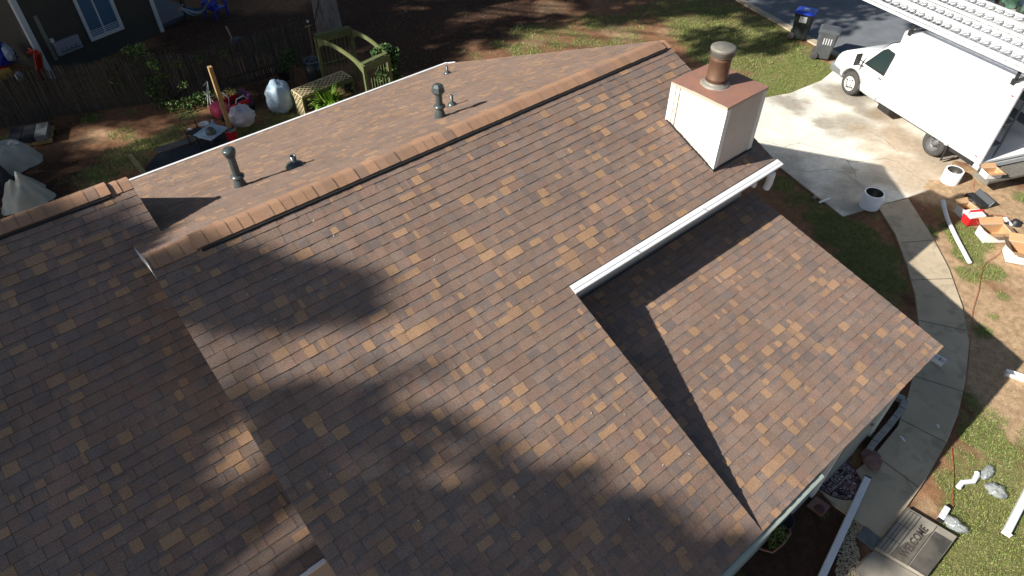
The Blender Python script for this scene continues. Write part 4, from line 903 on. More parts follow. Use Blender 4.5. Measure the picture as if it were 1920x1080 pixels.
# ------------------------------------------------------------------ soft blobs, cartons and other small builders
def blob(name, m, parent, c, rx, ry, rz, seed, folds=.18, fl=3., top=None, nu=40, nv=24, tilt=0., knot=False, under=.25):
    r = random.Random(seed); off = Vector((r.uniform(0, 50), r.uniform(0, 50), r.uniform(0, 50))); b = MB(); vs = []
    for i in range(nv + 1):
        th = math.pi * i / nv
        for j in range(nu):
            ph = 2 * math.pi * j / nu; d = Vector((math.sin(th) * math.cos(ph), math.sin(th) * math.sin(ph), math.cos(th)))
            k = 1 + folds * noise.noise(d * fl + off) + folds * .5 * abs(noise.noise(Vector((math.cos(ph) * 5, math.sin(ph) * 5, th * .8)) + off)) + folds * .4 * noise.noise(d * fl * 3.1 + off)
            q = Vector((d.x * rx * k, d.y * ry * k, d.z * rz * k))
            if knot and d.z > .8: q.z += (d.z - .8) * rz * .9; q.x *= 1 - (d.z - .8) * 2.2; q.y *= 1 - (d.z - .8) * 2.2
            q.x += tilt * q.z; z = max(q.z + rz * (1 - under), .0)
            vs.append((c[0] + q.x, c[1] + q.y, c[2] + z))
    b.add(vs, [(i * nu + j, (i + 1) * nu + j, (i + 1) * nu + (j + 1) % nu, i * nu + (j + 1) % nu) for i in range(nv) for j in range(nu)], True)
    return b.build(name, m, parent, fix=False)
def drape(name, m, parent, c, rx, ry, h, seed, rot=0., skirt=.25, nu=64, nv=22, flat=.55, jag=.12):
    r = random.Random(seed); off = Vector((r.uniform(0, 50),) * 3); b = MB(); vs = []; T = Matrix.Translation(Vector(c)) @ Matrix.Rotation(rot, 4, 'Z')
    for i in range(nv + 1):
        f = i / nv
        for j in range(nu):
            ph = 2 * math.pi * j / nu; ca, sa = math.cos(ph), math.sin(ph); sq = 1 / max(abs(ca) ** 4 + abs(sa) ** 4, .2) ** .25 if flat > .3 else 1
            fold = noise.noise(Vector((ca * 2.2, sa * 2.2, 0)) + off) * .6 + math.sin(ph * 5 + seed) * .07
            rr = f * (1 + skirt * max(0, f - flat) * 2 * (1 + fold) + jag * fold * f)
            z = h * (1 - max(0, (f - flat) / (1 - flat)) ** 1.9) + h * .5 * (noise.noise(Vector((ca * f * 2.2, sa * f * 2.2, 1)) + off) - noise.noise(Vector((0, 0, 1)) + off)) * (1 - f * .5) + (fold * .04 if f > flat else 0)
            vs.append(T @ Vector((ca * rr * rx * sq, sa * rr * ry * sq, max(z, .012))))
    b.add(vs, [(i * nu + j, (i + 1) * nu + j, (i + 1) * nu + (j + 1) % nu, i * nu + (j + 1) % nu) for i in range(nv) for j in range(nu)], True)
    return b.build(name, m, parent, fix=False)
def carton(lab, c, w, d, h, rz, flaps=True, mo=m_cardw, group="open cartons among the tools"):
    t = thing("cardboard_box", lab, "box", c, rz, group)
    b = MB(); T_ = .006; b.box(-w / 2, w / 2, -d / 2, d / 2, 0, .006)
    for (x0, x1, y0, y1) in ((-w / 2, w / 2, -d / 2, -d / 2 + T_), (-w / 2, w / 2, d / 2 - T_, d / 2), (-w / 2, -w / 2 + T_, -d / 2 + T_, d / 2 - T_), (w / 2 - T_, w / 2, -d / 2 + T_, d / 2 - T_)): b.box(x0, x1, y0, y1, .0, h)
    b.build("box_body", mo, t)
    b = MB(); i = T_ + .001
    b.add([(-w / 2 + i, -d / 2 + i, .02), (w / 2 - i, -d / 2 + i, .02), (w / 2 - i, d / 2 - i, .02), (-w / 2 + i, d / 2 - i, .02), (-w / 2 + i, -d / 2 + i, h - .002), (w / 2 - i, -d / 2 + i, h - .002), (w / 2 - i, d / 2 - i, h - .002), (-w / 2 + i, d / 2 - i, h - .002)], [(0, 1, 2, 3), (0, 4, 5, 1), (1, 5, 6, 2), (2, 6, 7, 3), (3, 7, 4, 0)]); b.build("box_inside", m_card, t, fix=False)
    if flaps:
        f = d * .42
        for (p, q, o, up) in (((-w / 2, -d / 2), (w / 2, -d / 2), (0, -1), .25), ((-w / 2, d / 2), (w / 2, d / 2), (0, 1), .55), ((-w / 2, -d / 2), (-w / 2, d / 2), (-1, 0), .7), ((w / 2, -d / 2), (w / 2, d / 2), (1, 0), -.35)):
            b = MB(); b.slab([(p[0], p[1], h), (q[0], q[1], h), (q[0] + o[0] * f, q[1] + o[1] * f, h + up * f), (p[0] + o[0] * f, p[1] + o[1] * f, h + up * f)], (0, 0, .005)); b.build("flap", m_card, t)
    return t
def rect_tube(b, pts, w, h, up=(0, 0, 1)):
    for p, q in zip(pts[:-1], pts[1:]): b.bar(p, q, w, h, up)
def rz_of(p, q): d = np.array(q) - np.array(p); return math.atan2(d[1], d[0])

# coils of trim metal
def coil(lab, px, py, r, h, z=.022):
    c = at(px, py, z); t = thing("metal_coil", lab, "coil", c, 0, "white trim coils standing on end")
    b = MB(); b.lathe([(r, 0), (r, h), (r - .012, h + .002), (r - .035, h - .004)], n=40); b.build("coil_wrap", m_truck, t)
    b = MB(); b.lathe([(r - .034, h - .005), (r - .038, 0.01), (0, .01)], n=40); b.build("coil_inside", mat("bare_coil_inside", (.16, .155, .14), .3, metal=.7), t)
coil("white trim coil standing upright in the house shadow on the driveway", 1629, 386, .235, .40)
coil("white trim coil standing upright in the sun behind the truck wheel", 1779, 341, .215, .37, .0)
# offcut and pebble by the drive
p, q = at(1536, 380, .03), at(1556, 372, .03); b = MB(); b.bar(p, q, .05, .03); tag(b.build("metal_offcut", m_white), "short white metal offcut lying on the driveway edge by the grass", "offcut")
t = blob("stone", m_concrete_s, None, at(1527, 372, 0), .09, .05, .04, 5); tag(t, "small pale stone beside the white offcut at the driveway edge", "stone")
# long elbowed downspout
b = MB(); pts = [at(1768, 376, .28), at(1771, 392, .20), at(1777, 415, .05), at(1798, 455, .045), at(1818, 492, .045)]
b.tube([pts[0], pts[1]], .052, 14, flat=.8); b.tube([pts[1], pts[2] + np.array([0, 0, .02]), pts[3], pts[4]], .05, 14, flat=.8)
tag(b.build("downspout_length", m_white), "long white downspout with an elbowed end lying on grass beside the walkway", "downspout")
# tool case
p, q = at(1812, 366, 0), at(1846, 396, 0); c = (p + q) / 2; t = thing("tool_case", "open black hard tool case lying on the clay behind the boxes", "tool case", c, rz_of(p, q))
L_ = np.linalg.norm(q - p) / 2 * .85; b = MB(); b.box(-L_, L_, -.11, .10, 0, .12)
for k in range(7): b.box(-L_ + .04 + k * L_ * .27, -L_ + .06 + k * L_ * .27, -.12, .11, .02, .125)
b.build("case_body", m_black, t, bevel=.012)
b = MB(); b.slab([(-L_, .11, .05), (L_, .11, .05), (L_, .20, .20), (-L_, .20, .20)], (0, .03, .02)); b.build("case_lid", mat("charcoal_plastic", (.07, .075, .08), .4), t, bevel=.01)
b = MB(); b.bar((-.12, -.16, .1), (.12, -.16, .1), .03, .02); b.bar((-.12, -.13, .1), (-.12, -.17, .1), .02); b.bar((.12, -.13, .1), (.12, -.17, .1), .02); b.build("handle", m_galv, t)
# cooler
c = at(1818, 418, 0); t = thing("cooler", "red drinks cooler with a white lid standing between the cartons", "cooler", c, R_(-32))
b = MB(); vs = []
for z, k in ((0, .88), (.04, .92), (.24, 1)): vs += [(x * k, y * k, z) for x, y in ((-.19, -.13), (.19, -.13), (.19, .13), (-.19, .13))]
b.add(vs, [(3, 2, 1, 0), (8, 9, 10, 11)] + [(i * 4 + j, i * 4 + (j + 1) % 4, i * 4 + 4 + (j + 1) % 4, i * 4 + 4 + j) for i in range(2) for j in range(4)]); b.build("cooler_body", m_red, t, bevel=.02)
b = MB(); vs = []
for z, k in ((.24, 1.06), (.29, 1.06), (.345, .72)): vs += [(x * k, y * k, z) for x, y in ((-.19, -.13), (.19, -.13), (.19, .13), (-.19, .13))]
b.add(vs, [(3, 2, 1, 0), (8, 9, 10, 11)] + [(i * 4 + j, i * 4 + (j + 1) % 4, i * 4 + 4 + (j + 1) % 4, i * 4 + 4 + j) for i in range(2) for j in range(4)]); b.build("cooler_lid", m_cardw, t, bevel=.012)
b = MB(); b.bar((-.21, -.02, .16), (-.15, .0, .37), .022, .05); b.bar((.21, -.02, .16), (.15, 0, .37), .022, .05); b.bar((-.16, 0, .37), (.16, 0, .37), .05, .022); b.build("cooler_handle", m_red, t)
# cartons
carton("small open white carton standing behind the red cooler", at(1805, 401, 0), .34, .26, .24, R_(-25))
carton("wide open white carton with brown flaps in front of the white pipe", at(1857, 446, 0), .56, .36, .27, R_(-38))
carton("white carton with one raised brown flap nearest the right edge", at(1905, 484, 0), .50, .42, .30, R_(-58))
c_ = twp(5.22, .16, .41); carton("small open carton of fittings sitting on the truck's rear step", c_, .40, .26, .16, TA + R_(80), mo=m_cardw)
# fat white pipe, cap, card scraps
p, q = at(1842, 413, .06), at(1874, 413, .06); b = MB(); b.tube([p, q], .055, 16, flat=.85); tag(b.build("pipe_offcut", m_white), "short fat white downspout piece between the cooler and the black cap", "pipe")
p, q = at(1884, 408, .03), at(1896, 423, .03); b = MB(); b.bar(p, q, .07, .04); tag(b.build("metal_offcut", m_white), "narrow white offcut standing next to the black cap on the clay", "offcut")
b = MB(); c = at(1903, 420, 0); b.lathe([(.13, .005), (.125, .02), (.09, .03), (.085, .10), (.04, .125), (0, .13)], c, 20); tag(b.build("black_cap", m_black), "round black cap lying on the clay right of the white pipe", "cap")
# orange extension cord
def cord(name, pts, lab, r=.0055):
    P_ = [at(*q, .018) for q in pts]; fine = []
    for i in range(len(P_) - 1):
        a0 = P_[max(i - 1, 0)]; a1 = P_[i]; a2 = P_[i + 1]; a3 = P_[min(i + 2, len(P_) - 1)]
        for k in range(6):
            u = k / 6; fine.append(.5 * ((2 * a1) + (-a0 + a2) * u + (2 * a0 - 5 * a1 + 4 * a2 - a3) * u * u + (-a0 + 3 * a1 - 3 * a2 + a3) * u ** 3))
    fine.append(P_[-1]); b = MB(); b.tube(fine, r, 6); return tag(b.build(name, m_cord), lab, "cord")
cord("orange_cord", [(1828, 338), (1826, 352), (1832, 362), (1834, 376), (1838, 392), (1860, 402), (1890, 408), (1886, 430), (1892, 445), (1886, 462), (1868, 480), (1852, 490), (1842, 505), (1838, 525), (1834, 548), (1824, 580), (1822, 610), (1818, 650), (1814, 690), (1806, 740), (1797, 785), (1788, 815), (1785, 840), (1788, 880), (1787, 920), (1785, 955)], "orange extension cord running from the truck past the cartons and along the walkway")
# gutters lying about
def trough(lab, p, q, w, h, m=m_white, flip=False, z=0.0, straps=True):
    p = np.array(p); q = np.array(q); t = thing("gutter_length", lab, "gutter", (p + q) / 2 + np.array([0, 0, z]), rz_of(p, q)); L_ = np.linalg.norm(q - p) / 2; b = MB(); s_ = -1 if flip else 1; z0 = h if flip else 0
    prof = [(-w / 2, h), (-w / 2, 0), (w / 2 - .02, 0), (w / 2, h * .5), (w / 2 + .01, h), (w / 2 - .02, h), (w / 2 - .012, h * .5), (w / 2 - .03, .006), (-w / 2 + .006, .006), (-w / 2 + .006, h)]
    n = len(prof); b.add([(-L_, y, z0 + s_ * zz) for y, zz in prof] + [(L_, y, z0 + s_ * zz) for y, zz in prof], [(i, n + i, n + (i + 1) % n, (i + 1) % n) for i in range(n)]); b.build("trough", m, t)
    b = MB(); b.slab([(L_, -w / 2, 0), (L_, w / 2, 0), (L_, w / 2 + .01, h), (L_, -w / 2, h)], (.004, 0, 0)); b.build("end_cap", m, t)
    if straps and not flip:
        b = MB(); x = -L_ + .12
        while x < L_: b.box(x, x + .02, -w / 2, w / 2, h - .006, h - .002); x += .22
        b.build("hanger", m_galv, t)
    return t
trough("short white gutter piece sticking out from under the porch roof corner onto the walkway", at(1705, 648, 0), at(1766, 686, 0), .13, .10, z=.03)
trough("open white gutter length lying at the right edge on bare clay", at(1985, 735, 0), at(1883, 702, 0), .13, .10)
trough("long white gutter lying upside down on the front lawn", at(1958, 860, 0), at(1884, 1003, 0), .12, .10, flip=True)
# long leaning tube over the mat
t = thing("gutter_length", "long blue white tube with a dark end lying across the welcome mat", "gutter", (0, 0, 0)); b = MB(); p, q = at(1626, 897, .10), at(1534, 1096, .14); b.bar(p, q, .105, .075); b.build("tube", m_white, t, bevel=.01)
b = MB(); d = (p - q) / np.linalg.norm(p - q); b.bar(p, p + d * .03, .10, .07); b.build("open_end", m_black, t)
b = MB(); b.bar(q + d * .02, q - d * .08, .125, .095); b.build("elbow", m_white, t, bevel=.01)
# white elbow, wraps, small outlet on the lawn
b = MB(); b.tube([at(1797, 914, .05), at(1803, 905, .05), at(1824, 903, .05), at(1832, 892, .05), at(1832, 886, .05)], [.042, .045, .045, .045, .042], 12, flat=.85); tag(b.build("downspout_elbow", m_white), "white crooked downspout elbow lying on the lawn by the orange cord", "elbow")
b = MB(); p, q = at(1763, 974, .05), at(1776, 952, .05); o_ = MB(); o_.bar(p, q, .09, .07); w_ = o_.build("outlet_piece", m_white, bevel=.012); tag(w_, "short white outlet piece with black openings beside the stepping slab", "fitting")
d = (p - q) / np.linalg.norm(p - q); b.bar(p, p + d * .02, .085, .065); b.build("open_end", m_black, w_); b = MB(); b.bar(q, q - d * .02, .085, .065); b.build("open_end", m_black, w_)
for (px, py, rx, ry, rzz, sd, lab) in ((1849, 888, .17, .07, .05, 3, "crumpled clear plastic wrap stuck to the white elbow on the lawn"), (1864, 922, .12, .14, .06, 4, "crumpled clear plastic wrap alone on the lawn left of the long gutter"), (1786, 985, .09, .17, .06, 8, "crumpled clear plastic wrap next to the short outlet piece")):
    o_ = blob("plastic_wrap", m_film, None, at(px, py, .0), rx, ry, rzz, sd, folds=.5, fl=4, nu=24, nv=14); tag(o_, lab, "plastic wrap", "plastic wraps on the lawn")
for (a_, b_, lab) in (((1687, 818), (1697, 828), "torn white paper scrap on the walkway by the edging blocks"), ((1757, 797), (1761, 802), "tiny white paper scrap on the walkway near its lawn edge")):
    b = MB(); p, q = at(*a_, .034), at(*b_, .034); mid_ = (p + q) / 2 + np.array([.02, .03, .012]); b.bar(p, mid_, .035, .002); b.bar(mid_, q, .035, .002); tag(b.build("paper_scrap", m_cardw), lab, "paper scrap", "paper scraps on the walkway")
# door mat, WELCOME
a0, a1 = at(1533, 914, .03), at(1587, 866, .03); mc = (a0 + a1) / 2; wx = (a1 - a0) / np.linalg.norm(a1 - a0); t = thing("door_mat", "half round mosaic patterned door mat reading WELCOME at the porch wall", "door mat", mc, rz_of(a0, a1)); hw = np.linalg.norm(a1 - a0) / 2
m_mosaic = bpy.data.materials.new("mosaic_mat"); m_mosaic.use_nodes = True; nt = m_mosaic.node_tree; bs = nt.nodes["Principled BSDF"]; tc = nt.nodes.new("ShaderNodeTexCoord")
vo = nt.nodes.new("ShaderNodeTexVoronoi"); vo.inputs["Scale"].default_value = 13; vo2 = nt.nodes.new("ShaderNodeTexVoronoi"); vo2.feature = 'DISTANCE_TO_EDGE'; vo2.inputs["Scale"].default_value = 13
for v_ in (vo, vo2): nt.links.new(tc.outputs["Object"], v_.inputs["Vector"])
cr = nt.nodes.new("ShaderNodeValToRGB"); cr.color_ramp.interpolation = 'CONSTANT'; e = cr.color_ramp.elements; e[0].color = (.30, .20, .20, 1); e[1].position = .35; e[1].color = (.20, .10, .115, 1); e2 = e.new(.6); e2.color = (.40, .32, .31, 1); e3 = e.new(.8); e3.color = (.14, .08, .10, 1)
sp_ = nt.nodes.new("ShaderNodeSeparateColor"); nt.links.new(vo.outputs["Color"], sp_.inputs[0]); nt.links.new(sp_.outputs[0], cr.inputs[0])
gt = nt.nodes.new("ShaderNodeMath"); gt.operation = 'LESS_THAN'; gt.inputs[1].default_value = .075; nt.links.new(vo2.outputs["Distance"], gt.inputs[0])
mx = nt.nodes.new("ShaderNodeMixRGB"); nt.links.new(gt.outputs[0], mx.inputs[0]); nt.links.new(cr.outputs[0], mx.inputs[1]); mx.inputs[2].default_value = (.012, .012, .015, 1); nt.links.new(mx.outputs[0], bs.inputs["Base Color"]); bs.inputs["Roughness"].default_value = .9
def half(r0, dep, z0, z1, b): pts = [(-r0, 0), (r0, 0)] + [(r0 * math.cos(a), -dep * math.sin(a)) for a in np.linspace(0, math.pi, 25)[1:-1]]; b.prism(pts, z0, z1)
b = MB(); half(hw, .50, 0, .010, b); b.build("mat_border", m_black, t)
b = MB(); half(hw - .015, .485, .010, .013, b); b.build("mat_surface", m_mosaic, t)
b = MB(); b.box(-.25, .25, -.185, -.075, .0135, .016); b.build("name_band", mat("tan_band", (.36, .31, .26), .9), t)
text_mesh("WELCOME", .115, "lettering", m_black, t, Matrix.Translation((0, -.13, .0175)) @ Matrix.Scale(.93, 4, (1, 0, 0)), bold=.003)
# stepping slab with WELCOME
sc_ = [at(1697, 956, 0), at(1790, 1011, 0), at(1733, 1087, 0), at(1636, 1032, 0)]; sl_c = sum(sc_) / 4
t = thing("step_slab", "raised concrete stepping slab engraved WELCOME with a dark stained panel", "stepping slab", (0, 0, 0))
b = MB(); b.slab([q + np.array([0, 0, .10]) for q in sc_], (0, 0, -.12)); b.build("slab", m_concrete_s, t, bevel=.012)
u = (sc_[0] - sc_[3]) / np.linalg.norm(sc_[0] - sc_[3]); v = (sc_[1] - sc_[0]); vl = np.linalg.norm(v); v = v / vl; ul = np.linalg.norm(sc_[0] - sc_[3])
o0 = sc_[3]; Q = lambda a, c, z=.1015: o0 + u * a * ul + v * c * vl + np.array([0, 0, z])
b = MB()
for c_ in np.linspace(.02, .30, 5): b.bar(Q(.03, c_), Q(.97, c_), .008, .002)
for c_, a_ in ((.30, .03), (.62, .03)): b.bar(Q(a_, c_), Q(.97, c_), .010, .002)
for k in range(3): b.bar(Q(.33 * k + .30, .02), Q(.33 * k + .30, .30), .007, .0024)
b.build("groove", m_black, t)
b = MB(); b.slab([Q(.04, .64, .1022), Q(.86, .64, .1022), Q(.86, .98, .1022), Q(.04, .98, .1022)], (0, 0, -.0006)); b.build("dark_panel", m_stain, t)
b = MB(); b.slab([Q(*q, .1021) for q in ((.02, .33), (.22, .31), (.40, .36), (.46, .45), (.62, .50), (.74, .58), (.84, .615), (.04, .615))], (0, 0, -.0005)); b.build("dark_stain", mat("brown_stain", (.13, .112, .09), .9, noise_amt=.3, scale=9), t)
ang = math.atan2(u[1], u[0]); tp = Q(.48, .47, .1025); text_mesh("WELCOME", .165, "lettering", mat("engraved_shadow", (.06, .05, .042), .9), t, Matrix.Translation(Vector(tp)) @ Matrix.Rotation(ang, 4, 'Z') @ Matrix.Scale(.9, 4, (1, 0, 0)), bold=.004)
e0 = [at(1636, 1034, 0), at(1733, 1089, 0), at(1715, 1112, 0), at(1600, 1075, 0)]
b = MB(); b.slab([q + np.array([0, 0, .035]) for q in e0], (0, 0, -.05)); tag(b.build("path_slab", m_concrete_s), "flat pale concrete slab below the engraved stepping slab", "paving slab")
def irr(lab, name, pts, z0, h, m, cat, group=None):
    b = MB(); b.slab([at(*q, 0) + np.array([0, 0, z0 + h]) for q in pts], (0, 0, -h)); o_ = b.build(name, m, bevel=.012); return tag(o_, lab, cat, group)
irr("blue grey slate paver set between the gravel and the walkway end", "paver", [(1604, 1007), (1622, 988), (1653, 1013), (1635, 1033)], 0, .04, m_slate, "paver")
irr("brown grey paver beyond the gravel at the bottom edge", "paver", [(1604, 1062), (1628, 1036), (1676, 1064), (1655, 1100), (1612, 1096)], 0, .03, mat("brown_paver", (.20, .17, .14), .9, noise_amt=.15, scale=8), "paver")
irr("upper of the two reddish stones stacked beside the door mat", "flat_stone", [(1611, 852), (1622, 842), (1640, 850), (1650, 860), (1640, 872), (1618, 872)], .03, .05, m_stone, "stone")
irr("lower of the two reddish stones stacked beside the door mat", "flat_stone", [(1614, 868), (1624, 860), (1642, 862), (1650, 874), (1644, 888), (1626, 882)], .08, .06, m_stone, "stone")
irr("square red stepping stone in the dark planting bed", "flat_stone", [(1511, 950), (1528, 932), (1557, 951), (1540, 970)], 0, .05, m_stone, "stone")
t = blob("stone", m_stoned, None, at(1536, 956, .05), .08, .07, .035, 12); tag(t, "small maroon stone resting on the square red stepping stone", "stone")
# edging blocks
bl_ = [(1679, 743), (1696, 751), (1690, 768), (1678, 784), (1665, 800), (1652, 815), (1639, 830), (1628, 846)]
for i, (a_, b_) in enumerate(zip(bl_[:-1], bl_[1:])):
    p, q = at(*a_, .05), at(*b_, .05); d = (q - p) / np.linalg.norm(q - p); b = MB(); b.bar(p + d * .008, q - d * .008, .11, .12); o_ = b.build("edging_block", m_block, bevel=.01)
    tag(o_, "grey concrete edging block in the row between the porch bed and the walkway", "edging block", "edging blocks along the porch bed")
# plants
def plant(name, lab, c, n, L0, L1, wid, cols, cat="plant", group=None, up=.8, spread=1., pot=None, zb_=0., clump=0.):
    t = thing(name, lab, cat, (0, 0, 0), 0, group); b = MB(); c = np.array(c)
    for k in range(n):
        a = rnd.uniform(0, 6.283); L_ = rnd.uniform(L0, L1); el = rnd.uniform(.15, 1.0) * up; w = wid * rnd.uniform(.6, 1.2)
        base_ = c + np.array([math.cos(a) * rnd.uniform(0, clump), math.sin(a) * rnd.uniform(0, clump), zb_ + rnd.uniform(0, .3) * clump])
        d = np.array([math.cos(a) * spread, math.sin(a) * spread, 0]); s_ = np.array([-math.sin(a), math.cos(a), 0]); pts = []
        for i in range(4):
            f = i / 3; pts.append(base_ + d * L_ * f * (.5 + .5 * (1 - el)) + np.array([0, 0, L_ * (f * el - .45 * f * f)]))
        ww = [w * .4, w, w * .8, .0]; vs = []
        for i in range(4): vs += [pts[i] - s_ * ww[i] / 2, pts[i] + s_ * ww[i] / 2]
        cc = np.array(rnd.choice(cols)) * rnd.uniform(.75, 1.25)
        b.add(vs, [(0, 1, 3, 2), (2, 3, 5, 4), (4, 5, 7, 6)], col=cc)
    b.build("leaves", m_leaf, t, fix=False); 
    b = MB(); b.tube([c, c + np.array([0, 0, L1 * .4 + zb_])], [.012, .006], 6); b.build("stem", m_stem, t)
    return t
def leafy(name, lab, clumps, cols, cat, size=(.03, .06), dens=1., group=None, trunk=None):
    t = thing(name, lab, cat, (0, 0, 0), 0, group)
    crown_mesh("foliage", [(np.array(c), r, d * dens * .55) for c, r, d in clumps], t, cols, size)
    b = MB(); c0_ = np.array(clumps[0][0]); g0 = np.array([c0_[0], c0_[1], 0.]) if trunk is None else np.array(trunk)
    for c, r, d in clumps[:6]: b.tube([g0, (g0 + np.array(c)) / 2 + np.array([.03, 0, .05]), c], [.02, .012, .005], 5)
    b.build("stem", m_stem, t); return t
pl = at(1452, 1010, 0); leafy("potted_plant", "light green trailing plant in the bed under the porch gutter", [(pl + [.0, 0, .2], .16, 1.), (pl + [.15, .1, .12], .12, 1.), (pl + [-.15, -.05, .1], .1, .8)], [(.12, .17, .04), (.16, .20, .05), (.08, .12, .03)], "plant", (.03, .06))
b = MB(); hp = [at(1478, 980, .03), at(1482, 1000, .03), at(1468, 1020, .03), at(1448, 1036, .03), at(1428, 1030, .03), at(1416, 1022, .03)]; b.tube(hp, .02, 8); tag(b.build("garden_edging", m_clay), "curved brown edging strip around the plant under the porch gutter", "edging")
c = at(1462, 985, 0); b = MB(); b.lathe([(.12, 0), (.16, .2), (.175, .21), (.16, .22), (.14, .15), (0, .14)], c, 24); tag(b.build("flower_pot", m_bin), "dark round planter in the bed under the porch gutter", "planter")
# weeds by the porch corner
plant("weed", "small bright weed behind the edging blocks at the porch bed", at(1632, 812, 0), 14, .08, .18, .02, [(.15, .22, .05)], zb_=.0)
# ------------------------------------------------------------------ wheeled bins
def bin_(name, lab, c, rz, body, lid, s=1., oldlid=False, lab_col=None, h=.98, w=.60, d=.68, extra=None, letters=None):
    t = thing(name, lab, "wheelie bin", c, rz); b = MB(); vs = []
    for z, kx, ky in ((.06, .76, .72), (.10, .78, .76), (h * .72, .96, .95), (h - .08, 1, 1), (h - .04, 1.04, 1.04), (h, 1.04, 1.04)):
        vs += [(x * kx * w / 2, y * ky * d / 2, z) for x, y in ((-.85, -1), (.85, -1), (1, -.85), (1, .85), (.85, 1), (-.85, 1), (-1, .85), (-1, -.85))]
    k = 6; n = 8; b.add(vs, [tuple(range(n))[::-1], tuple(range((k - 1) * n, k * n))] + [(i * n + j, i * n + (j + 1) % n, (i + 1) * n + (j + 1) % n, (i + 1) * n + j) for i in range(k - 1) for j in range(n)]); b.build("bin_body", body, t)
    b = MB(); vs = []
    for z, kk in ((h + .003, 1.1), (h + .04, 1.1), (h + .085, .82)): vs += [(x * kk * w / 2, y * kk * d / 2 + (.0), z) for x, y in ((-.9, -1), (.9, -1), (1, -.9), (1, .9), (.9, 1), (-.9, 1), (-1, .9), (-1, -.9))]
    b.add(vs, [tuple(range(8))[::-1], tuple(range(16, 24))] + [(i * 8 + j, i * 8 + (j + 1) % 8, (i + 1) * 8 + (j + 1) % 8, (i + 1) * 8 + j) for i in range(2) for j in range(8)]); l_ = b.build("lid", lid, t, bevel=.01)
    if lab_col: b = MB(); b.box(-w * .22, w * .22, -.12, .08, h + .0855, h + .088); b.build("lid_sticker", lab_col, l_)
    b = MB(); b.tube([(-w * .48, d * .52, h - .02), (w * .48, d * .52, h - .02)], .016, 8); b.build("handle", body, t)
    for sx in (-1, 1):
        b = MB(); T = Matrix.Translation((sx * w * .44, d * .40, .13)) @ Matrix.Rotation(R_(90), 4, 'Y'); b.lathe([(0, -.03), (.10, -.03), (.13, -.02), (.13, .02), (.10, .03), (0, .03)], T=T, n=20); b.build("wheel", m_rubber, t)
    if extra: extra(t)
    return t
def recyc(t):
    b = MB(); b.box(-.06, .06, -.328, -.325, .55, .63); b.build("emblem", m_white, t)
    b = MB(); b.box(-.11, .11, -.318, -.314, .40, .425); b.build("printed_strip", m_white, t)
    b = MB(); b.box(-.302, -.296, -.14, .1, .66, .86); b.build("side_label", m_alu, t)
bin_("recycling_bin", "black recycling bin with a blue lid standing at the street edge", at(1497, 72, 0), R_(18), m_bin, m_blue, lab_col=mat("lid_print", (.30, .38, .65), .5), extra=recyc, h=.92, w=.56, d=.60)
def slots(t):
    for i in range(5):
        b = MB(); x = -.18 + i * .08; b.slab([(x, -.345, .78), (x + .03, -.345, .78), (x + .03, -.347, .88), (x, -.347, .88)], (0, -.012, 0)); b.build("rib", m_galv, t)
    for i in range(4):
        b = MB(); y = -.16 + i * .075; b.slab([(-.27, y, .55), (-.27, y + .035, .55), (-.29, y + .035, .76), (-.29, y, .76)], (-.012, 0, 0)); b.build("rib", m_alu, t)
bin_("trash_can", "grey black trash can with ribbed sides standing on the verge nearer the truck", at(1540, 108, 0), R_(24), m_bin2, m_bin2, extra=slots, h=.92, w=.56, d=.60)
for px, py, lab in ((1886, 14, "dull green bin on the far kerb, farther from the right edge"), (1927, 32, "dull green bin on the far kerb cut by the right edge")):
    bin_("green_bin", lab, at(px, py, .0), R_(30), m_green, m_green, h=.9)

# ------------------------------------------------------------------ neighbour's house
NO, ND = np.array([-7.86, 17.74, 0.]), np.array([.952, .307, 0.]); NA = math.atan2(ND[1], ND[0])
N = thing("neighbour_house", "dark sided neighbouring house with a white framed window beyond the fence", "house", NO, NA)
b = MB(); z = -.0
while z < 5.6:
    b.add([(.0, -.02, z), (4.12, -.02, z), (4.12, 0, z + .13), (.0, 0, z + .13), (0, 0, z), (4.12, 0, z)], [(0, 1, 2, 3), (0, 4, 5, 1)]); z += .13
b.box(0, 4.12, 0.001, 8, -.1, 5.6); b.build("wall", m_nwall, N)
b = MB(); b.box(-.09, .07, -.05, .10, 0, 5.6); b.build("corner_trim", m_ntrim, N)
b = MB(); b.box(4.06, 4.20, -.05, .10, 0.03, 5.6); b.build("corner_trim", m_ntrim, N)
b = MB(); b.box(.30, .42, -.035, -.0, .5, 1.9); b.build("meter_conduit", mat("dull_conduit", (.16, .17, .13), .7), N)
wn_ = bpy.data.objects.new("window", None); COL.objects.link(wn_); wn_.parent = N
b = MB()
for (x0, x1, z0, z1) in ((1.62, 1.72, .62, 2.3), (2.72, 2.84, .62, 2.3), (1.72, 2.72, .62, .74), (1.72, 2.72, 2.2, 2.3)): b.box(x0, x1, -.07, -.02, z0, z1)
b.build("window_frame", m_ntrim, wn_)
b = MB(); b.box(2.16, 2.21, -.06, -.03, .74, 2.2); b.build("sash", m_ntrim, wn_)
b = MB(); b.box(1.72, 2.72, -.035, -.025, .74, 2.2); b.build("pane", m_nglass, wn_)
b = MB()
for zz in (.78, .84, .9): b.box(1.75, 2.7, -.038, -.036, zz, zz + .022)
b.build("blind_slats", m_ntrim, wn_)
b = MB(); b.box(.44, 1.27, -.14, -.02, .60, 1.02); mp = b.build("meter_panel", m_meter, N, bevel=.01)
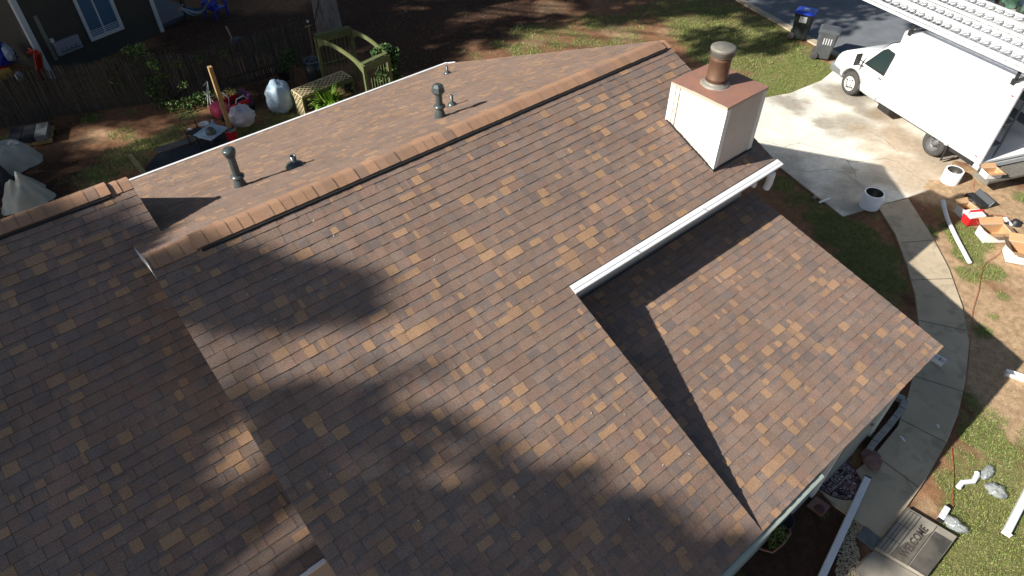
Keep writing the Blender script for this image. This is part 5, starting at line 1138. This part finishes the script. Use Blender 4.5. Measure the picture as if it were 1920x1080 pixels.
for i in range(4):
    b = MB(); T = Matrix.Translation((.66 + i * .155, -.14, .74)) @ Matrix.Rotation(R_(90), 4, 'X'); b.lathe([(.062, 0), (.062, .02), (.055, .05), (.045, .07), (0, .075)], T=T, n=20); m1_ = b.build("meter_dial", mat("meter_glass", (.15, .17, .20), .15), mp) if i == 0 else b.build("meter_dial", bpy.data.materials["meter_glass"], mp)
b = MB(); b.box(.43, .52, -.12, -.02, 1.04, 1.16); b.build("junction_box", m_ntrim, N)
b = MB(); b.prism([(-.6, -.5), (4.8, -.5), (4.8, 8.4), (-.6, 8.4)], 5.62, 5.7); b.slab([(-.7, -.6, 5.7), (4.9, -.6, 5.7), (4.9, 4, 7.4), (-.7, 4, 7.4)], (0, 0, .08)); b.slab([(-.7, 8.6, 5.7), (4.9, 8.6, 5.7), (4.9, 4, 7.4), (-.7, 4, 7.4)], (0, 0, .08)); b.build("roof", m_felt, N)
def nwp(x, y, z): a, s_ = math.cos(NA), math.sin(NA); return np.array([NO[0] + x * a - y * s_, NO[1] + x * s_ + y * a, z])
# porch to the right of the house
c = nwp(4.35, .3, 0); t = thing("porch_deck", "dark blue grey painted deck with timber posts at the neighbour's corner", "deck", c, NA)
b = MB(); b.box(0, 1.6, 0, 3.5, 0, .14)
b.build("deck_boards", mat("painted_deck", (.05, .065, .10), .6), t)
for x, y in ((.95, -.2), (2.3, .3), (2.2, 3.4)):
    b = MB(); b.box(x, x + .11, y, y + .11, 0, 3.1); b.build("post", mat("dark_post", (.06, .055, .05), .8), t)
b = MB(); b.box(.2, 3.6, -.4, 3.6, 3.1, 3.2); b.build("porch_roof", m_felt, t)
b = MB(); c = nwp(4.62, 1.15, .14); b.lathe([(.0, 0), (.09, .02), (.13, .10), (.13, .15), (.09, .23), (0, .26)], c, 20); tag(b.build("ball", m_red), "red ball on the neighbour's dark deck", "ball")
# hammock: striped sling
t = thing("hammock", "pale striped hammock slung behind the neighbour's post", "hammock", (0, 0, 0)); b = MB(); p, q = at(339, 14, .75), at(394, -2, 1.0); side = np.array([-(q - p)[1], (q - p)[0], 0]); side /= np.linalg.norm(side); vs = []; n = 14
for i in range(n + 1):
    f = i / n; c = p + (q - p) * f + np.array([0, 0, -.42 * math.sin(math.pi * f)]); w = .05 + .30 * math.sin(math.pi * f)
    for k in range(7): g = k / 6 - .5; vs.append(c + side * w * g * 2 + np.array([0, 0, (abs(g) * 2) ** 2 * .14 * math.sin(math.pi * f)]))
cols_ = [(.35, .40, .45), (.05, .07, .12)]
for i in range(n):
    for k in range(6): o_ = (i * 7 + k); b.add([vs[o_], vs[o_ + 1], vs[o_ + 8], vs[o_ + 7]], [(0, 1, 2, 3)], col=cols_[k % 2])
b.build("sling", m_leaf, t, fix=False); b = MB(); b.bar(p + side * .3, p - side * .3, .03); b.build("spreader_bar", m_wood, t); b = MB(); b.bar(q + side * .3, q - side * .3, .03); b.build("spreader_bar", m_wood, t)
# blue garden chair (adirondack)
c = at(408, 30, 0); t = thing("garden_chair", "bright blue plastic garden chair standing beyond the fence", "chair", c, R_(20))
b = MB(); b.box(-.25, .25, -.28, .24, .30, .34); b.build("seat", m_blued, t)
for i in range(5):
    b = MB(); b.slab([(-.24 + i * .1, .20, .32), (-.15 + i * .1, .20, .32), (-.17 + i * .1, .40, .92 + .04 * (2 - abs(i - 2))), (-.25 + i * .1, .40, .92 + .04 * (2 - abs(i - 2)))], (0, .025, 0)); b.build("back_slat", m_blued, t)
for sx in (-1, 1):
    b = MB(); b.box(min(sx * .24, sx * .36), max(sx * .24, sx * .36), -.32, .30, .52, .555); b.build("armrest", m_blued, t)
    b = MB(); b.box(sx * .28 - .03, sx * .28 + .03, -.30, -.24, 0, .52); b.build("leg", m_blued, t); b = MB(); b.box(sx * .28 - .03, sx * .28 + .03, .22, .28, 0, .52); b.build("leg", m_blued, t)
c = at(440, 5, 0); b = MB(); b.bar(c + [-.5, -.3, .25], c + [.6, .35, .5], .22, .03); b.bar(c + [-.5, -.3, .0], c + [-.45, -.3, .3], .04); b.bar(c + [.55, .3, .0], c + [.6, .3, .5], .04); tag(b.build("slide", m_blued), "low blue slide near the blue chair at the top edge", "slide")
# ------------------------------------------------------------------ reed fence
fp = [np.array(q) for q in ((-13.5, 16.0), (-9.85, 15.45), (-7.9, 14.95), (-6.2, 14.2), (-4.5, 13.45), (-2.1, 13.35), (-.95, 13.42))]
t = thing("reed_fence", "tall weathered grey reed fence screening the neighbouring yard", "fence", (0, 0, 0))
b = MB(); r2 = random.Random(5)
for a_, c_ in zip(fp[:-1], fp[1:]):
    L_ = np.linalg.norm(c_ - a_); d = (c_ - a_) / L_; nrm = np.array([-d[1], d[0]]); s_ = 0
    while s_ < L_:
        w = r2.uniform(.008, .018); h = (1.40 + .12 * noise.noise(Vector((a_[0] + s_ * .8, a_[1], 3)))) * r2.uniform(.94, 1.07); q = a_ + d * s_ + nrm * r2.uniform(-.02, .02); le = r2.uniform(-.1, .1); v = r2.uniform(.6, 1.35); cc = np.array(r2.choice([(.075, .07, .058), (.06, .056, .048), (.095, .083, .063), (.05, .052, .046)])) * v
        p0 = np.array([*q, 0]); p1 = np.array([*(q + d * le + nrm * r2.uniform(-.04, .04)), h]); b.bar(p0, p1, w, w * .6, up=(nrm[0], nrm[1], 0), col=cc); s_ += w * r2.uniform(.6, 1.15)
b.build("reeds", m_grey_wood, t, fix=False)
b = MB()
for z in (.35, 1.1):
    for a_, c_ in zip(fp[:-1], fp[1:]): b.bar((*a_, z), (*c_, z), .03, .05)
b.build("rail", m_stem, t)
# bushes and weeds along the fence
GRN = [(.06, .12, .025), (.09, .16, .035), (.05, .09, .025), (.13, .19, .05)]
def P3(px, py, z): return at(px, py, z)
leafy("shrub", "leafy green vine bush climbing over the fence below the neighbour's window", [(P3(258, 92, 1.5), .30, .7), (P3(272, 112, 1.2), .34, .7), (P3(252, 128, 1.0), .26, .6), (P3(288, 120, 1.3), .22, .6), (P3(240, 95, 1.5), .2, .5), (P3(285, 150, .7), .3, .5)], GRN, "shrub", (.06, .12))
leafy("shrub", "dark potted shrub in front of the fence near the arbor", [(P3(538, 110, .9), .32, 1.2), (P3(533, 125, .55), .28, 1.), (P3(545, 100, 1.05), .2, .9)], [(.03, .06, .02), (.05, .09, .03), (.025, .045, .02)], "shrub", (.05, .1))
leafy("shrub", "low weedy shrub at the fence foot left of the red toy car", [(P3(350, 195, .15), .28, .6), (P3(375, 185, .2), .28, .7), (P3(325, 200, .15), .25, .5), (P3(300, 195, .1), .25, .4), (P3(282, 172, .4), .22, .5), (P3(395, 178, .2), .2, .5)], GRN, "shrub", (.05, .1))
leafy("shrub", "sparse weeds halfway along the fence foot", [(P3(128, 140, .8), .16, .6), (P3(135, 150, .6), .16, .5), (P3(165, 222, .06), .18, .6), (P3(200, 115, 1.2), .15, .4)], GRN, "shrub", (.05, .1))
leafy("vine", "thin green vines trailing down the middle of the fence face", [(P3(300, 140, .9), .2, .5), (P3(330, 120, 1.2), .18, .4), (P3(375, 110, 1.2), .2, .4), (P3(300, 165, .5), .2, .5), (P3(345, 160, .6), .18, .4), (P3(420, 100, 1.2), .16, .4), (P3(215, 150, .9), .18, .4), (P3(280, 145, .8), .16, .5)], GRN + [(.12, .10, .05)], "vine", (.05, .1))
leafy("shrub", "yellowing weeds just behind the red toy car", [(P3(450, 178, .12), .22, .6), (P3(470, 180, .12), .22, .5), (P3(430, 174, .15), .2, .5), (P3(500, 178, .08), .2, .4)], [(.20, .19, .05), (.12, .14, .04), (.24, .17, .06)], "shrub", (.04, .08))
plant("shrub", "bright green strappy plant against the pale lattice cover", P3(622, 212, 0), 230, .5, 1.0, .07, [(.16, .30, .03), (.20, .34, .045), (.11, .22, .025)], "plant", up=1.25, spread=.75, clump=.22, zb_=.25)
leafy("shrub", "dark leafy bush between the lattice cover and the arbor", [(P3(650, 150, .35), .3, 1), (P3(660, 165, .3), .25, 1)], [(.035, .06, .03), (.05, .08, .04)], "shrub", (.04, .08))
# plastic planters under the dark shrub, barrel with tyre
c = P3(533, 148, 0); b = MB(); b.lathe([(.17, 0), (.22, .32), (.24, .33), (.21, .34), (.2, .28), (0, .27)], c, 24); tag(b.build("plant_pot", m_black), "black plastic pot holding the dark shrub by the fence", "plant pot")
c = P3(592, 150, 0); t = thing("barrel", "dark barrel with a spoked wheel lying on top by the arbor", "barrel", c); b = MB(); b.lathe([(.24, 0), (.27, .3), (.26, .62), (.0, .62)], n=26); b.build("barrel_body", m_bin, t)
b = MB(); b.lathe([(.21, .64), (.25, .625), (.27, .65), (.25, .69), (.21, .68), (.21, .64)], n=28); w_ = b.build("wheel_rim", mat("dark_blue_grey", (.07, .085, .11), .5), t)
b = MB()
for k in range(5): a = k * 1.2566; b.bar((0, 0, .665), (math.cos(a) * .23, math.sin(a) * .23, .665), .04, .02)
b.build("spokes", bpy.data.materials["dark_blue_grey"], w_)
# long handled tool and bamboo pole against the trunk
b = MB(); b.bar(P3(590, 112, .1), P3(579, 52, 1.3), .035); b.bar(P3(578, 50, 1.3) + [-.1, 0, .02], P3(578, 50, 1.3) + [.1, 0, .02], .02, .05); tag(b.build("garden_rake", mat("worn_handle", (.20, .14, .09), .8), None), "long handled garden rake leaning on the fence end by the pine trunk", "rake")
b = MB(); b.tube([P3(588, 50, .6), P3(598, 0, 1.7), P3(606, -40, 2.6)], .014, 6); tag(b.build("bamboo_pole", m_grey_wood, None), "thin grey pole leaning beside the pine trunk", "pole")
for px, py, z, lab, m in ((577, 40, 1.3, "tiny pale tag near the rake head at the fence end", m_ntrim),):
    b = MB(); c = P3(px, py, z); b.box(c[0] - .03, c[0] + .03, c[1] - .01, c[1] + .01, c[2] - .04, c[2] + .04); tag(b.build("plant_tag", m), lab, "tag")
# pale plank with a dark sleeve beyond the fence
c0_, c1_ = P3(441, 84, .95), P3(424, 50, 1.55); t = thing("plank", "pale plank leaning over the fence next to a dark blue sack", "plank", (0, 0, 0)); b = MB(); b.bar(c0_, c1_, .13, .03); b.build("board", mat("pale_plank", (.22, .19, .13), .8), t)
o_ = blob("sack", mat("navy_sack", (.03, .04, .075), .7), None, P3(446, 82, 1.1), .2, .16, .12, 31); tag(o_, "dark blue sack draped on the fence top beside the pale plank", "sack")
# ------------------------------------------------------------------ arbor
ZT = 1.62; aFL, aBL = at(592, 71, ZT), at(657, 55, ZT); aFR = at(682, 125, ZT); aBR = at(727, 104, ZT)
t = thing("garden_arbor", "mossy green wooden garden arbor with two arched beams and slatted sides", "arbor", (0, 0, 0))
for p, q in ((aFL, aFR), (aBL, aBR)):
    b = MB(); prev = None; n = 14; dn = (aBL - aFL) / np.linalg.norm(aBL - aFL)
    for i in range(n + 1):
        f = i / n; up_ = .12 * math.sin(math.pi * f); lo = .12 * math.sin(math.pi * f) - (.11 + .26 * abs(2 * f - 1) ** 5)
        c = p + (q - p) * f; cur = (c + [0, 0, up_], c + [0, 0, lo])
        if prev is not None: b.slab([prev[0], cur[0], cur[1], prev[1]], dn * .05)
        prev = cur
    b.build("arched_beam", m_wgreen, t)
for c in (aFL, aBL, aFR, aBR):
    b = MB(); b.bar(c * [1, 1, 0], c + np.array([0, 0, .02]), .09); b.build("post", m_wgreen, t)
for p, q in ((aFL, aBL), (aFR, aBR)):
    b = MB(); b.slab([p + [0, 0, .03], q + [0, 0, .03], q - [0, 0, .16], p - [0, 0, .16]], (q - p)[[1, 0, 2]] * [1, -1, 0] / np.linalg.norm(q - p) * .03)
    d = (q - p) / np.linalg.norm(q - p); nn_ = np.array([d[1], -d[0], 0]); b.slab([p + [0, 0, .04], q + [0, 0, .04], q + [0, 0, .04] - nn_ * .14, p + [0, 0, .04] - nn_ * .14], (0, 0, .03)); b.build("side_beam", m_wgreen, t)
    b = MB(); n = 9
    for i in range(1, n): c = p + (q - p) * i / n; b.bar(c * [1, 1, 0] + [0, 0, .1], c - [0, 0, .14], .025, .015)
    for z in (.12, .8): b.bar(p * [1, 1, 0] + [0, 0, z], q * [1, 1, 0] + [0, 0, z], .04, .03)
    b.build("slatted_side", m_wgreen, t)
iv = [(P3(722, 95, 1.55), .26, 1.3), (P3(735, 110, 1.35), .26, 1.3), (P3(712, 110, 1.4), .24, 1.1), (P3(728, 130, 1.05), .28, 1.3), (P3(738, 140, .8), .24, 1.1), (P3(716, 142, .8), .24, 1.1), (P3(726, 155, .5), .26, 1.1), (P3(705, 98, 1.6), .16, 1.), (P3(740, 96, 1.5), .16, 1.), (P3(745, 150, .5), .2, .8), (P3(706, 155, .5), .16, .9)]
leafy("ivy", "dark green ivy growing over the right side of the mossy arbor", iv, [(.025, .06, .018), (.04, .085, .025), (.055, .11, .03), (.09, .16, .045)], "ivy", (.06, .11), 3.4)
# lattice cover (A frame of crossed slats)
LZ = .72; l0, l1, l2, l3 = at(547, 169, LZ), at(640, 133, LZ), at(661, 146, LZ), at(567, 183, LZ)
t = thing("lattice_cover", "pale crossed lattice cover standing over the bed beside the white bag", "lattice", (0, 0, 0))
def lattice(p, u, v, nu_, parent):
    """crossed slats on the parallelogram p, p+u, p+u+v, p+v"""
    b = MB(); U = np.linalg.norm(u); V = np.linalg.norm(v); eu, ev = u / U, v / V; st = .15; k = -V
    nn_ = np.cross(eu, ev)
    for sgn, off in ((1, .0), (-1, .008)):
        k = -V - st
        while k < U + V + st:
            # line u = k + sgn * s ; v = s  clipped to the panel
            pts = []
            for s_ in (0, V):
                uu = k + (s_ if sgn > 0 else V - s_); pts.append((uu, s_))
            (ua, va), (ub, vb) = pts
            lo, hi = (0., 1.); du = ub - ua
            for bound, sg in ((0, 1), (U, -1)):
                fa, fb = sg * (ua - bound), sg * (ub - bound)
                if fa < 0 and fb < 0: lo = 2; break
                if fa < 0: lo = max(lo, -fa / (fb - fa))
                if fb < 0: hi = min(hi, fa / (fa - fb))
            if lo < hi:
                A_ = p + eu * (ua + du * lo) + ev * (va + (vb - va) * lo) + nn_ * off; B_ = p + eu * (ua + du * hi) + ev * (va + (vb - va) * hi) + nn_ * off
                if np.linalg.norm(A_ - B_) > .03: b.bar(A_, B_, .027, .007, up=nn_)
            k += st
    for A_, B_ in ((p, p + u), (p + v, p + u + v), (p, p + v), (p + u, p + u + v)): b.bar(A_, B_, .035, .02, up=nn_)
    return b.build("lattice_panel", m_lattice, parent)
lattice(l0, l1 - l0, l3 - l0, 8, t)
e1 = at(561, 219, 0); lattice(np.array([*l0[:2], .02]), l3 - l0, np.array([0, 0, LZ - .02]), 5, t)
b = MB()
for c in (l0, l1, l2, l3): b.bar(c * [1, 1, 0], c, .05)
b.bar(l3 - [0, 0, .03], l2 - [0, 0, .03], .03, .12); b.build("frame", m_wgreen, t)
# bags
t = blob("plastic_bag", m_bag, None, P3(531, 208, 0), .40, .36, .50, 6, folds=.15, fl=1.7, knot=False, tilt=-.04, under=.1); t.location = (0, 0, 0)
tag(t, "big tied pale blue bag standing left of the lattice cover", "bag")
t = blob("plastic_bag", mat("thin_white_bag", (.52, .52, .58), .35, alpha=.88), None, P3(458, 232, .22), .33, .28, .30, 9, folds=.25, under=.2); tag(t, "crumpled translucent white bag heaped in front of the red toy car", "bag")
# wheel under the bag
c = P3(454, 233, .10); b = MB(); b.lathe([(.0, -.02), (.03, -.025), (.05, -.02), (.095, -.02), (.10, 0), (.095, .02), (0, .02)], T=Matrix.Translation(Vector(c)) @ Matrix.Rotation(R_(60), 4, 'Z') @ Matrix.Rotation(R_(90), 4, 'X'), n=20); tag(b.build("small_wheel", m_rubber), "small black wheel with a white hub below the translucent bag", "wheel")
b = MB(); b.lathe([(0, -.03), (.05, -.028), (.05, .028), (0, .03)], T=Matrix.Translation(Vector(c)) @ Matrix.Rotation(R_(60), 4, 'Z') @ Matrix.Rotation(R_(90), 4, 'X'), n=16); b.build("hub", m_ntrim, bpy.data.objects["small_wheel"])
# red toy car
c = P3(440, 212, 0); t = thing("toy_car", "pink and red ride-on toy car parked on its wheels by the wooden post", "toy car", c, R_(8))
b = MB(); vs = []
for x, w, z0, z1 in ((-.62, .16, .16, .36), (-.52, .24, .12, .46), (-.22, .27, .10, .50)): vs += [(x, -w, z0), (x, w, z0), (x, w, z1 - .06), (x, w * .7, z1), (x, -w * .7, z1), (x, -w, z1 - .06)]
b.add(vs, [tuple(range(6))[::-1], tuple(range(12, 18))] + [(i * 6 + j, i * 6 + (j + 1) % 6, i * 6 + 6 + (j + 1) % 6, i * 6 + 6 + j) for i in range(2) for j in range(6)], True); b.build("hood", m_pink, t)
b = MB(); b.box(-.22, .42, -.28, -.23, .08, .40); b.box(-.22, .42, .23, .28, .08, .40); b.box(-.22, .42, -.23, .23, .08, .14); b.build("tub", m_red, t, bevel=.02)
b = MB(); b.box(.42, .56, -.28, .28, .08, .50); b.build("rear_body", m_purple, t, bevel=.03)
b = MB(); b.box(.10, .40, -.20, .20, .14, .24); b.box(.32, .42, -.2, .2, .24, .52); b.build("seat", m_black, t, bevel=.02)
b = MB(); b.tube([(-.20, -.26, .42), (-.14, -.25, .64), (-.14, 0, .70), (-.14, .25, .64), (-.20, .26, .42)], .016, 8); b.build("windscreen_frame", m_alu, t)
b = MB(); b.tube([(.0, -.27, .40), (.06, -.27, .52), (.30, -.27, .54), (.38, -.27, .42)], .016, 8); b.build("side_rail", m_alu, t)
for x in (-.42, .40):
    for y in (-.27, .27): b = MB(); b.lathe([(0, -.05), (.12, -.05), (.14, -.03), (.14, .03), (.12, .05), (0, .05)], T=Matrix.Translation((x, y, .14)) @ Matrix.Rotation(R_(90), 4, 'X'), n=20); b.build("wheel", m_black, t)
# doll buggy frame behind it
c = P3(400, 200, 0); b = MB()
for q0, q1 in (((-.1, -.1, 0), (.1, .1, .75)), ((.1, -.1, 0), (-.1, .12, .5)), ((-.1, -.1, .75), (.1, .1, .75)), ((-.12, .1, 0), (.0, -.12, .75)), ((-.15, -.05, .35), (.12, -.05, .35))): b.bar(c + q0, c + q1, .018)
tag(b.build("buggy_frame", m_alu), "bent silver folding frame standing left of the red toy car", "frame")
# wooden post in a red bucket
c = P3(437, 262, 0); t = thing("bucket", "red bucket with a pale rim holding the wooden post", "bucket", c); b = MB(); b.lathe([(.13, 0), (.165, .32), (.172, .33), (.155, .33), (.12, .04), (0, .04)], n=28); b.build("bucket_body", m_redb, t)
b = MB(); b.lathe([(.155, .325), (.178, .328), (.178, .345), (.15, .345)], n=28); b.lathe([(.15, .30), (0, .31)], n=28); b.build("bucket_fill", m_block, t)
b = MB(); b.bar(P3(436, 255, .05), P3(393, 125, 2.15), .115, .10); tag(b.build("wooden_post", m_wood), "tall yellow timber post set upright in the red bucket", "post")
# plate, scrap
c = P3(383, 233, .04); b = MB(); b.lathe([(0, 0), (.11, .005), (.15, .03), (.145, .035), (.1, .012), (0, .01)], c, 24); tag(b.build("plate", m_ntrim), "round white plate lying on the shaded grass", "plate")
c = P3(356, 243, 0); b = MB(); b.box(c[0] - .05, c[0] + .03, c[1] - .03, c[1] + .04, 0, .03); b.box(c[0], c[0] + .07, c[1] - .12, c[1] - .04, 0, .025); tag(b.build("paper_scrap", m_cardw), "crumpled white scrap on the grass left of the round plate", "paper scrap")
# small glass table with grill things
c = P3(404, 272, 0); t = thing("patio_table", "pale square patio table with dark legs next to the rear eave", "table", c, R_(28)); b = MB(); b.box(-.34, .34, -.30, .30, .40, .44); b.build("tabletop", m_bag, t)
for x in (-.3, .3):
    for y in (-.26, .26): b = MB(); b.box(x - .018, x + .018, y - .018, y + .018, 0, .40); b.build("leg", m_black, t)
b = MB(); c2 = c + np.array([-.02, -.12, .44]); b.lathe([(.13, 0), (.13, .06), (.10, .14), (.04, .18), (0, .19)], c2, 20); tag(b.build("lantern", m_pipe), "dark domed lantern on the pale patio table", "lantern")
b = MB(); c2 = P3(407, 252, 0); b.lathe([(.08, 0), (.08, .28), (.05, .36), (.035, .40), (.035, .46), (0, .46)], c2, 16); tag(b.build("jug", m_bag), "pale grey jug standing just behind the patio table", "jug")
t = thing("patio_chair", "thin black metal patio chair left of the pale table", "chair", P3(378, 272, 0), R_(20)); b = MB(); b.box(-.2, .2, -.2, .2, .40, .43); b.build("seat", m_black, t)
b = MB(); b.tube([(-.2, .2, .4), (-.2, .26, .85), (.2, .26, .85), (.2, .2, .4)], .014, 8); b.build("backrest", m_black, t)
for x in (-.19, .19):
    for y in (-.19, .19): b = MB(); b.bar((x, y, 0), (x, y, .4), .024); b.build("leg", m_black, t)
# dark roofing sheet and slab
b = MB(); b.slab([at(262, 330, .02), at(300, 280, .02), at(420, 240, .02), at(440, 300, .02), at(300, 360, .02)], (0, 0, -.03)); tag(b.build("ground_sheet", mat("black_sheet", (.018, .022, .032), .75, noise_amt=.3, scale=5)), "dark sheet spread on the ground along the rear of the house", "ground sheet")
b = MB(); b.bar(at(294, 284, .035), at(372, 258, .035), .30, .05); tag(b.build("patio_edge", mat("grey_edge", (.10, .10, .095), .9, noise_amt=.2, scale=6)), "grey concrete edge strip bordering the dark sheet", "concrete strip")
b = MB(); b.bar(at(243, 290, .25), at(290, 350, .25), .12, .035); tag(b.build("timber_board", mat("yellow_board", (.26, .21, .09), .8, noise_amt=.2, scale=9)), "yellow timber board sticking out beyond the rear eave", "board")
# pallet with bundles
a_, b_ = at(30, 281, 0), at(100, 268, 0); ang = rz_of(a_, b_); c = (a_ + b_) / 2 + np.array([-.1, .35, 0]); c = at(64, 262, 0)
t = thing("pallet", "timber pallet carrying shingle bundles at the left of the yard", "pallet", c, ang); b = MB()
for y in (-.35, 0, .35): b.box(-.52, .52, y - .04, y + .04, .02, .10)
for i in range(6): b.box(-.52 + i * .19, -.42 + i * .19, -.4, .4, .10, .12)
b.build("pallet_boards", m_wood, t)
for i in range(3):
    c2 = c + np.array([math.cos(ang) * (-.34 + i * .32), math.sin(ang) * (-.34 + i * .32), .122]); b = MB(); T = Matrix.Translation(Vector(c2)) @ Matrix.Rotation(ang, 4, 'Z')
    for k in range(3): b.box(-.15, .15, -.38, .36, k * .055, k * .055 + .05, T)
    tag(b.build("shingle_bundle", m_tarpd if i < 2 else mat("pale_bundle_wrap", (.16, .17, .17), .6)), ("dark wrapped shingle bundle on the left end of the pallet", "dark wrapped shingle bundle in the middle of the pallet", "paler wrapped shingle bundle on the right end of the pallet")[i], "shingle bundle", "shingle bundles on the pallet")
# tarps and cover
t = drape("tarp_cover", m_tarp, None, P3(22, 312, 0), .62, .42, .62, 3, rot=R_(10), skirt=.2); tag(t, "pale grey tarp over a lawn machine at the left edge", "tarp")
t = drape("tarp_cover", m_tarp, None, P3(54, 376, 0), .37, .36, .66, 8, rot=R_(-20), skirt=.35, flat=.15, jag=.3); tag(t, "pale grey tarp spread in a pointed heap, nearer the left roof", "tarp")
t = drape("dark_cover", m_tarpd, None, P3(0, 352, 0), .34, .4, .55, 14, skirt=.1); tag(t, "black covered shape between the two grey tarps at the left edge", "cover")
# neighbour's clutter left of the corner
def junk(o_, lab, cat): tag(o_, lab, cat)
junk(blob("blue_tarp", m_blued, None, P3(12, 118, .5), .35, .3, .34, 21, folds=.3), "bunched blue tarp bundle left of the neighbour's corner", "tarp")
junk(blob("white_sack", mat("grey_sack", (.30, .36, .42), .6), None, P3(24, 112, .75), .13, .2, .28, 22, folds=.3), "grey white sack leaning on the bunched blue tarp", "sack")
b = MB(); b.bar(P3(60, 96, 1.1), P3(62, 100, 1.0), .3, .05); b.bar(P3(56, 92, 1.1), P3(63, 100, .95), .26, .05); junk(b.build("plastic_board", m_orange), "small red orange plastic panel left of the white corner trim", "plastic panel")
b = MB(); b.bar(P3(70, 100, 1.05), P3(78, 145, .1), .22, .05); b.bar(P3(66, 101, 1.05), P3(73, 146, .1), .03, .12); b.bar(P3(74, 99, 1.05), P3(83, 144, .1), .03, .12); junk(b.build("play_slide", m_orange), "red orange play slide leaning at the neighbour's white corner", "slide")
junk(blob("white_bucket", m_ntrim, None, P3(41, 150, .0), .12, .11, .16, 25, folds=.15), "white lumpy bag on the ground below the red slide", "bag")
b = MB(); c = P3(8, 146, 0); b.box(c[0] - .3, c[0] + .3, c[1] - .2, c[1] + .2, 0, .22); junk(b.build("toy_crate", m_yellow, bevel=.03), "dull yellow crate at the left edge below the blue tarp", "crate")
b = MB(); c = P3(4, 134, .0); b.box(c[0] - .22, c[0] + .22, c[1] + .1, c[1] + .5, 0, .35); junk(b.build("toy_crate", m_redb, bevel=.04), "dark red crate at the left edge behind the yellow crate", "crate")
